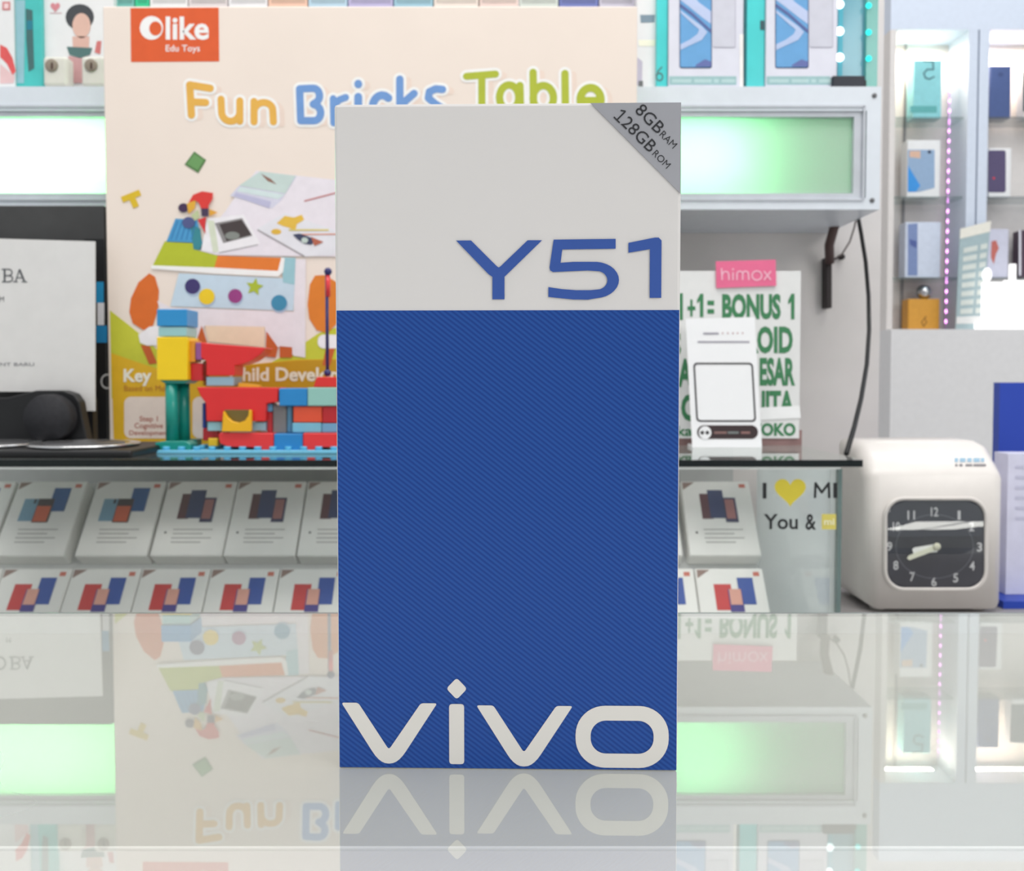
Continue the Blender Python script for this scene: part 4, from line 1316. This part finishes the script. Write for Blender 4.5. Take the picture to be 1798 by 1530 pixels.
DK = 1.0
clk = thing('time_clock', 'ivory time recorder clock with a black square dial on the desk', 'time clock', (XX(1642, DK), 1.05, ZD))
kx0, kx1 = XX(1521, DK, 950), XX(1766, DK, 950)
IV = mat('ivory_body', (232, 226, 221), 0.3, var=0.015, spec=0.5)
zbt = ZD + 0.005
zr = ZX(838, DK); ztp = ZX(775, DK + 0.035)
pf = [(DK, zbt), (DK, zr), (DK + 0.006, zr + 0.008), (DK + 0.035, ztp - 0.004), (DK + 0.055, ztp), (DK + 0.10, ztp), (DK + 0.10, zbt)]
bmc = bmesh.new()
fv = [bmc.verts.new((kx0, y, z)) for y, z in pf]; bv = [bmc.verts.new((kx1, y, z)) for y, z in pf]
bmc.faces.new(fv); bmc.faces.new(bv[::-1])
for i in range(len(pf)):
    j = (i + 1) % len(pf)
    bmc.faces.new([fv[j], fv[i], bv[i], bv[j]])
bmesh.ops.recalc_face_normals(bmc, faces=list(bmc.faces))
side_e = [e for e in bmc.edges if abs(e.verts[0].co.x - e.verts[1].co.x) < 1e-6]
top_e = [e for e in side_e if min(e.verts[0].co.z, e.verts[1].co.z) > zr - 1e-4]
bmesh.ops.bevel(bmc, geom=side_e, offset=0.016, segments=5, affect='EDGES', profile=0.5)
bodymb = MB().bm(bmc, IV, True); bmc.free()
bo = part('casing', bodymb, clk)
for xx in (kx0 + 0.022, kx1 - 0.022):
    for yy in (DK + 0.02, DK + 0.085):
        part('foot', MB().lathe([(0.008, 0), (0.009, 0.0052)], (xx, yy, ZD), (0, 0, 1), mat('grey_foot', (205, 200, 196), 0.5), 12), clk)
# dial: bezel ring + black face
bz_ = MB()
o_, i_ = rrect(1551, 872, 1735, 1039, 36, 8), rrect(1558, 879, 1728, 1032, 30, 8)
n = len(o_)
A = [PX(u, v, DK - 0.0006) for u, v in o_]; A2 = [PX((u + a) / 2, (v + b) / 2, DK - 0.0042) for (u, v), (a, b) in zip(o_, i_)]; B = [PX(u, v, DK - 0.001) for u, v in i_]
bz_.add(A + A2 + B, [[i, n + i, n + (i + 1) % n, (i + 1) % n] for i in range(n)] + [[n + i, 2 * n + i, 2 * n + (i + 1) % n, n + (i + 1) % n] for i in range(n)], IV, True)
part('bezel', bz_, clk)
part('dial_plate', MB().flat(rrect(1556, 877, 1730, 1034, 31, 8), DK - 0.0008, mat('dial_black', (44, 44, 56), 0.35, var=0.1)), clk, 'black dial plate')
nm = MB()
dn = DK - 0.0011
SILV = pm((205, 204, 206))
for tx_, u, v in [('12', 1641, 899), ('11', 1600, 905), ('1', 1684, 905), ('10', 1574, 925), ('9', 1562, 960), ('8', 1573, 993), ('7', 1602, 1013), ('6', 1640, 1022), ('5', 1678, 1015), ('4', 1707, 994), ('3', 1720, 961), ('2', 1706, 925)]:
    w_ = 13 if len(tx_) == 2 else 9
    if tx_ in '1': w_ = 5
    nm.text(tx_, u - w_ / 2, v - 8, u + w_ / 2, v + 8, dn, SILV, 0.02)
part('numerals', nm, clk, 'silver hour numerals')
rgm = MB()
rgm.stroke(arc(1641, 960, 68, 56, 0, 360, 48), 0.8, dn, pm((120, 122, 132)), False)
part('minute_ring', rgm, clk)
hd = MB()
hd.ppx([(1648, 955), (1650, 963), (1645, 970), (1604, 972), (1602, 965), (1606, 962)], DK - 0.003, 0.0008, pm((250, 250, 246)))
part('hour_hand', hd, clk, 'thick white hour hand')
hd = MB()
hd.ppx([(1650, 955), (1651, 963), (1640, 968), (1597, 984), (1593, 981), (1596, 976)], DK - 0.0045, 0.0008, pm((236, 236, 214)))
part('minute_hand', hd, clk, 'slim cream minute hand')
part('hub', MB().lathe([(0.0042, 0), (0.0042, 0.001), (0.002, 0.002)], PX(1645, 960, DK - 0.0046), (0, -1, 0), pm((226, 224, 200)), 14), clk)
# curved glass
gcv = MB()
NU, NV = 14, 20
ua, ub, va, vb = 1559, 1727, 880, 1031
vs = []
for j in range(NV + 1):
    for i in range(NU + 1):
        a = -1 + 2 * i / NU; b = -1 + 2 * j / NV
        # rounded rectangle squash
        lim = 1.0 if abs(b) < 0.62 else 1.0 - 0.36 * (1 - math.sqrt(max(0, 1 - ((abs(b) - 0.62) / 0.38) ** 2)))
        p = PX((ua + ub) / 2 + a * lim * (ub - ua) / 2, (va + vb) / 2 + b * (vb - va) / 2, DK - 0.006 - 0.020 * (1 - b * b) - 0.002 * (1 - a * a))
        vs.append(p)
fs = [[j * (NU + 1) + i, (j + 1) * (NU + 1) + i, (j + 1) * (NU + 1) + i + 1, j * (NU + 1) + i + 1] for j in range(NV) for i in range(NU)]
gcv.add(vs, fs, G_CLOCK, True)
part('glass_cover', gcv, clk, 'curved clear dial glass')
lbm = MB()


def clk_slope(u, v, off=0.0006):
    # point on the sloping upper front of the casing
    y0, z0 = DK + 0.006, zr + 0.008
    y1, z1 = DK + 0.035, ztp - 0.004
    p = PX(u, v, DK); d = p - Vector((0, 0, CAM_Z))
    # intersect the camera ray with the slope plane
    nx = Vector((0, -(z1 - z0), (y1 - y0))).normalized()
    tt = nx.dot(Vector((0, y0, z0)) - Vector((0, 0, CAM_Z))) / nx.dot(d)
    q_ = Vector((0, 0, CAM_Z)) + d * tt
    return q_ + nx * off


LB1, LB2 = pm((150, 184, 206)), pm((128, 124, 128))
for (ua_, ub_) in [(1676, 1682), (1685, 1695), (1698, 1706), (1709, 1720), (1722, 1728)]:
    C_ = [clk_slope(ua_, 805), clk_slope(ub_, 805), clk_slope(ub_, 812), clk_slope(ua_, 812)]
    lbm.add(C_, [[3, 2, 1, 0]], LB1)
for (ua_, ub_) in [(1677, 1681), (1684, 1690), (1695, 1707), (1709, 1731)]:
    C_ = [clk_slope(ua_, 815.5), clk_slope(ub_, 815.5), clk_slope(ub_, 819.5), clk_slope(ua_, 819.5)]
    lbm.add(C_, [[3, 2, 1, 0]], LB2)
part('maker_mark', lbm, clk, 'small blue and grey maker mark')

# ceiling lamps behind the viewer, mirrored in the dial glass
EL = emis('lamp_panel_light', (255, 252, 248), 7.5)
for lab, xa, xb in (('square ceiling lamp panel behind the viewer, nearer the middle', 1.45, 2.15), ('square ceiling lamp panel behind the viewer, farther right', 2.25, 2.95)):
    o = thing('lamp_panel', lab, 'lamp', ((xa + xb) / 2, -2.3, 1.66))
    part('diffuser', MB().box(xa, xb, -3.1, -1.0, 1.63, 1.64, EL), o)
    part('tray', MB().box(xa - 0.02, xb + 0.02, -3.12, -0.98, 1.6402, 1.68, WHITE), o)

# blue stand and leaflet
t = thing('blue_stand', 'royal blue upright display stand at the right edge behind the time clock', 'display stand', (0.8, 1.13, ZD))
BLU = mat('royal_blue', (38, 70, 178), 0.4, var=0.05, scale=6)
part('back_plate', MB().box(XX(1757, 1.16), XX(2020, 1.16), 1.16, 1.175, ZD + 0.0002, ZX(672, 1.16), BLU), t)
part('front_ledge', MB().box(XX(1769, 1.02), XX(1990, 1.02), 1.018, 1.1595, ZD + 0.0002, ZD + 0.009, BLU), t)
t = thing('leaflet_block', 'pale lilac leaflet box standing on the blue stand at the right edge', 'leaflet box', (0.65, 1.07, ZD + 0.009))
d5 = 1.05
part('block', MB().box(XX(1774, d5), XX(1900, d5), d5, d5 + 0.03, ZD + 0.0094, ZX(797, d5), mat('lilac_paper', (220, 220, 240), 0.5)), t)
q = MB()
for k in range(6):
    v = 818 + k * 18
    q.flat([(1783, v), (1850, v), (1850, v + 5), (1783, v + 5)], d5 - 0.0005, pm((200, 200, 222)))
part('faint_lines', q, t)

# =================================================================== THE PHONE BOX IN FRONT
PBW, PBD = 0.0850, 0.052
YAW = math.radians(-1.2)
DB = 0.218
H = ZX(182, DB)
xc = XX(890.5, DB, 765)
root = thing('phone_box', 'tall blue and white sealed phone box standing upright on the glass counter', 'phone box', (xc, DB, 0.0002))
BASE[root.name] = Vector((xc, DB, 0.0))
hw = PBW / 2
WB = mat('box_white', (223, 219, 217), 0.35, var=0.012, scale=15, coat=0.2)
part('carton', MB().box(xc - hw, xc + hw, DB, DB + PBD, 0.0, H, WB, 0.0008, 2), root, 'white card carton')


def fx(u):          # measured column on the front -> x
    return xc + (u - 890.5) / (1190.5 - 590.5) * PBW


def fz(v):          # measured row on the front -> height
    return (1351.0 - v) / (1351.0 - 182.0) * H


def FP(u, v, off):
    # rows drift slightly because the box is turned
    return Vector((fx(u), DB - off, fz(v)))


def fflat(mb, pts, off, m):
    vs = [FP(u, v, off) for u, v in pts]
    a = sum(vs[i].x * vs[(i + 1) % len(vs)].z - vs[(i + 1) % len(vs)].x * vs[i].z for i in range(len(vs)))
    idx = list(range(len(vs)))
    if a < 0: idx.reverse()
    mb.add(vs, [idx], m)


# blue print with fine diagonal hatching
bmx = bpy.data.materials.new('hatched_blue_print'); bmx.use_nodes = True
nt = bmx.node_tree
b = nt.nodes['Principled BSDF']
b.inputs['Roughness'].default_value = 0.3
b.inputs['Specular IOR Level'].default_value = 0.25
b.inputs['Coat Weight'].default_value = 0.12
b.inputs['Coat Roughness'].default_value = 0.05
tc = nt.nodes.new('ShaderNodeTexCoord')
mp = nt.nodes.new('ShaderNodeMapping')
mp.inputs['Rotation'].default_value = (0, math.radians(52), 0)
wv = nt.nodes.new('ShaderNodeTexWave')
wv.bands_direction = 'X'
wv.inputs['Scale'].default_value = 300
wv.inputs['Distortion'].default_value = 0.6
wv.inputs['Detail'].default_value = 1
wv.inputs['Detail Scale'].default_value = 0.5
rp = nt.nodes.new('ShaderNodeValToRGB')
rp.color_ramp.elements[0].color = lin((18, 60, 138))
rp.color_ramp.elements[1].color = lin((33, 82, 160))
nt.links.new(tc.outputs['Object'], mp.inputs['Vector'])
nt.links.new(mp.outputs[0], wv.inputs['Vector'])
nt.links.new(wv.outputs['Fac'], rp.inputs['Fac'])
nt.links.new(rp.outputs['Color'], b.inputs['Base Color'])
pn = MB()
pn.box(fx(593), fx(1188.5), DB - 0.00012, DB + 0.0002, fz(1350.8), fz(540), bmx)
part('blue_panel', pn, root, 'deep blue hatched lower panel')

LETW = mat('letter_cream', (226, 222, 216), 0.4, var=0.01)
BLUE_T = mat('letter_blue', (52, 86, 164), 0.35, var=0.03)
o1 = 0.0003
# model lettering
Y = MB()
fflat(Y, [(802, 419), (828, 419), (872, 463), (876, 466), (880, 463), (926, 419), (951, 419), (886, 482), (886, 521), (865, 521), (865, 482), (858, 477)], o1, BLUE_T)
part('model_letter', Y, root, 'blue letter Y')
S5 = MB()
five = [(971, 418), (1078, 417), (1078, 434), (986, 435), (983, 458)]
five += [(1005, 456.5), (1030, 456.5)] + arc(1042, 488, 42, 31.5, -85, 85, 14) + [(1030, 522), (1005, 521.5), (980, 519), (962, 517), (962, 500), (985, 503.5), (1010, 505.5), (1035, 505.5)]
five += arc(1044, 488.5, 20, 16.5, 70, -70, 10) + [(1030, 471.5), (1005, 472.5), (970, 474), (965, 471), (964, 466)]
fflat(S5, five, o1, BLUE_T)
part('model_letter', S5, root, 'blue figure 5')
ONE = MB()
fflat(ONE, [(1100, 424), (1145, 415), (1152, 415), (1157, 420), (1157, 519), (1137, 519), (1137, 435), (1100, 441)], o1, BLUE_T)
part('model_letter', ONE, root, 'blue figure 1')


def rnd(poly, r, n=4):
    """round the corners of a measured outline"""
    out = []
    m_ = len(poly)
    for i in range(m_):
        p, c, q_ = Vector(poly[i - 1]), Vector(poly[i]), Vector(poly[(i + 1) % m_])
        rr_ = r[i] if isinstance(r, (list, tuple)) else r
        a_ = (p - c); b2_ = (q_ - c)
        ra = min(rr_, a_.length * 0.45); rb = min(rr_, b2_.length * 0.45)
        A_ = c + a_.normalized() * ra; B_ = c + b2_.normalized() * rb
        for k in range(n + 1):
            t_ = k / n
            out.append(tuple((1 - t_) ** 2 * A_ + 2 * t_ * (1 - t_) * c + t_ ** 2 * B_))
    return out


def vee(x, y, dx=0):
    return rnd([(x, y), (x + 30, y), (x + 84, y + 84), (x + 141, y), (x + 170, y), (x + 100, y + 109), (x + 68, y + 109)], [5, 5, 6, 5, 5, 26, 26], 5)


sY = lambda u: 0.0
for (x, y) in ((597, 1234), (836, 1237)):
    V = MB(); fflat(V, vee(x, y), o1, LETW); part('logo_letter', V, root, 'cream letter v')
I = MB()
fflat(I, rnd([(788, 1235), (814.5, 1235), (814.5, 1343), (788, 1343)], 6), o1, LETW)
fflat(I, rnd([(801.5, 1188), (820, 1207.5), (801.5, 1227), (783, 1207.5)], 6), o1, LETW)
part('logo_letter', I, root, 'cream letter i with a diamond dot')
O = MB()
oo, oi = [], []

ou = rnd([(1011, 1236), (1174, 1236), (1174, 1347), (1011, 1347)], 1)
R_o, R_i = 55.0, 29.5


def stad(u0, v0, u1, v1, r, n=10):
    return rrect(u0, v0, u1, v1, r, n)


A = [FP(u, v, o1) for u, v in stad(1011, 1236, 1174.5, 1347, 52)]
B = [FP(u, v, o1) for u, v in stad(1037.5, 1262.5, 1148, 1321.5, 27)]
n = len(A)
O.add(A + B, [[i, n + i, n + (i + 1) % n, (i + 1) % n] for i in range(n)], LETW)
part('logo_letter', O, root, 'cream rounded letter o')
# memory sticker
STK = mat('silver_sticker', (166, 166, 172), 0.35, metal=0.15, var=0.03)
sk_ = MB()
fr_ = [FP(1034, 184, o1), FP(1189, 184, o1), FP(1189.5, 340, o1)]
sk_.prism_pts(fr_, [p + Vector((0, 0.00025, 0)) for p in fr_], STK)
stk = part('memory_sticker', sk_, root, 'silver triangular corner sticker')


def ftext(mb, t_, cu, cv, wd, ht, rot, off, m, bold):
    vs, fs = text_geo(t_, bold)
    mnx = min(p[0] for p in vs); mxx = max(p[0] for p in vs); mny = min(p[1] for p in vs); mxy = max(p[1] for p in vs)
    out = []
    for x, y in vs:
        du = ((x - mnx) / (mxx - mnx) - 0.5) * wd
        dv = ((mxy - y) / (mxy - mny) - 0.5) * ht
        c, s_ = math.cos(rot), math.sin(rot)
        out.append(FP(cu + du * c - dv * s_, cv + du * s_ + dv * c, off))
    mb.add(out, fs, m)


INK = pm((44, 44, 48))
ro = math.radians(45)
sx = MB(); o2 = o1 + 0.00015
ftext(sx, '8GB', 1136, 211.5, 56, 21, ro, o2, INK, 0.0)
ftext(sx, 'RAM', 1167.5, 247.5, 33, 12, ro, o2, INK, -0.005)
ftext(sx, '28GB', 1117.5, 238, 70, 21, ro, o2, INK, 0.0)
c45 = math.cos(ro)
for (a, b, c, d, wd) in [(-2, -10.5, -2, 10.5, 2.6), (-9, -5.5, -2, -10.5, 2.4), (-9.5, 10.5, 5, 10.5, 2.4)]:
    L_ = math.hypot(c - a, d - b); nx, ny = -(d - b) / L_ * wd / 2, (c - a) / L_ * wd / 2
    q4 = [(a + nx, b + ny), (c + nx, d + ny), (c - nx, d - ny), (a - nx, b - ny)]
    fflat(sx, [(1088 + (x - y) * c45, 207.5 + (x + y) * c45) for x, y in q4], o2 + 2e-6 * abs(wd + a), INK)
ftext(sx, 'ROM', 1156, 281, 35, 12, ro, o2, INK, -0.005)
part('sticker_lettering', sx, stk, 'dark memory size lettering')
root.rotation_euler = (0, 0, YAW)
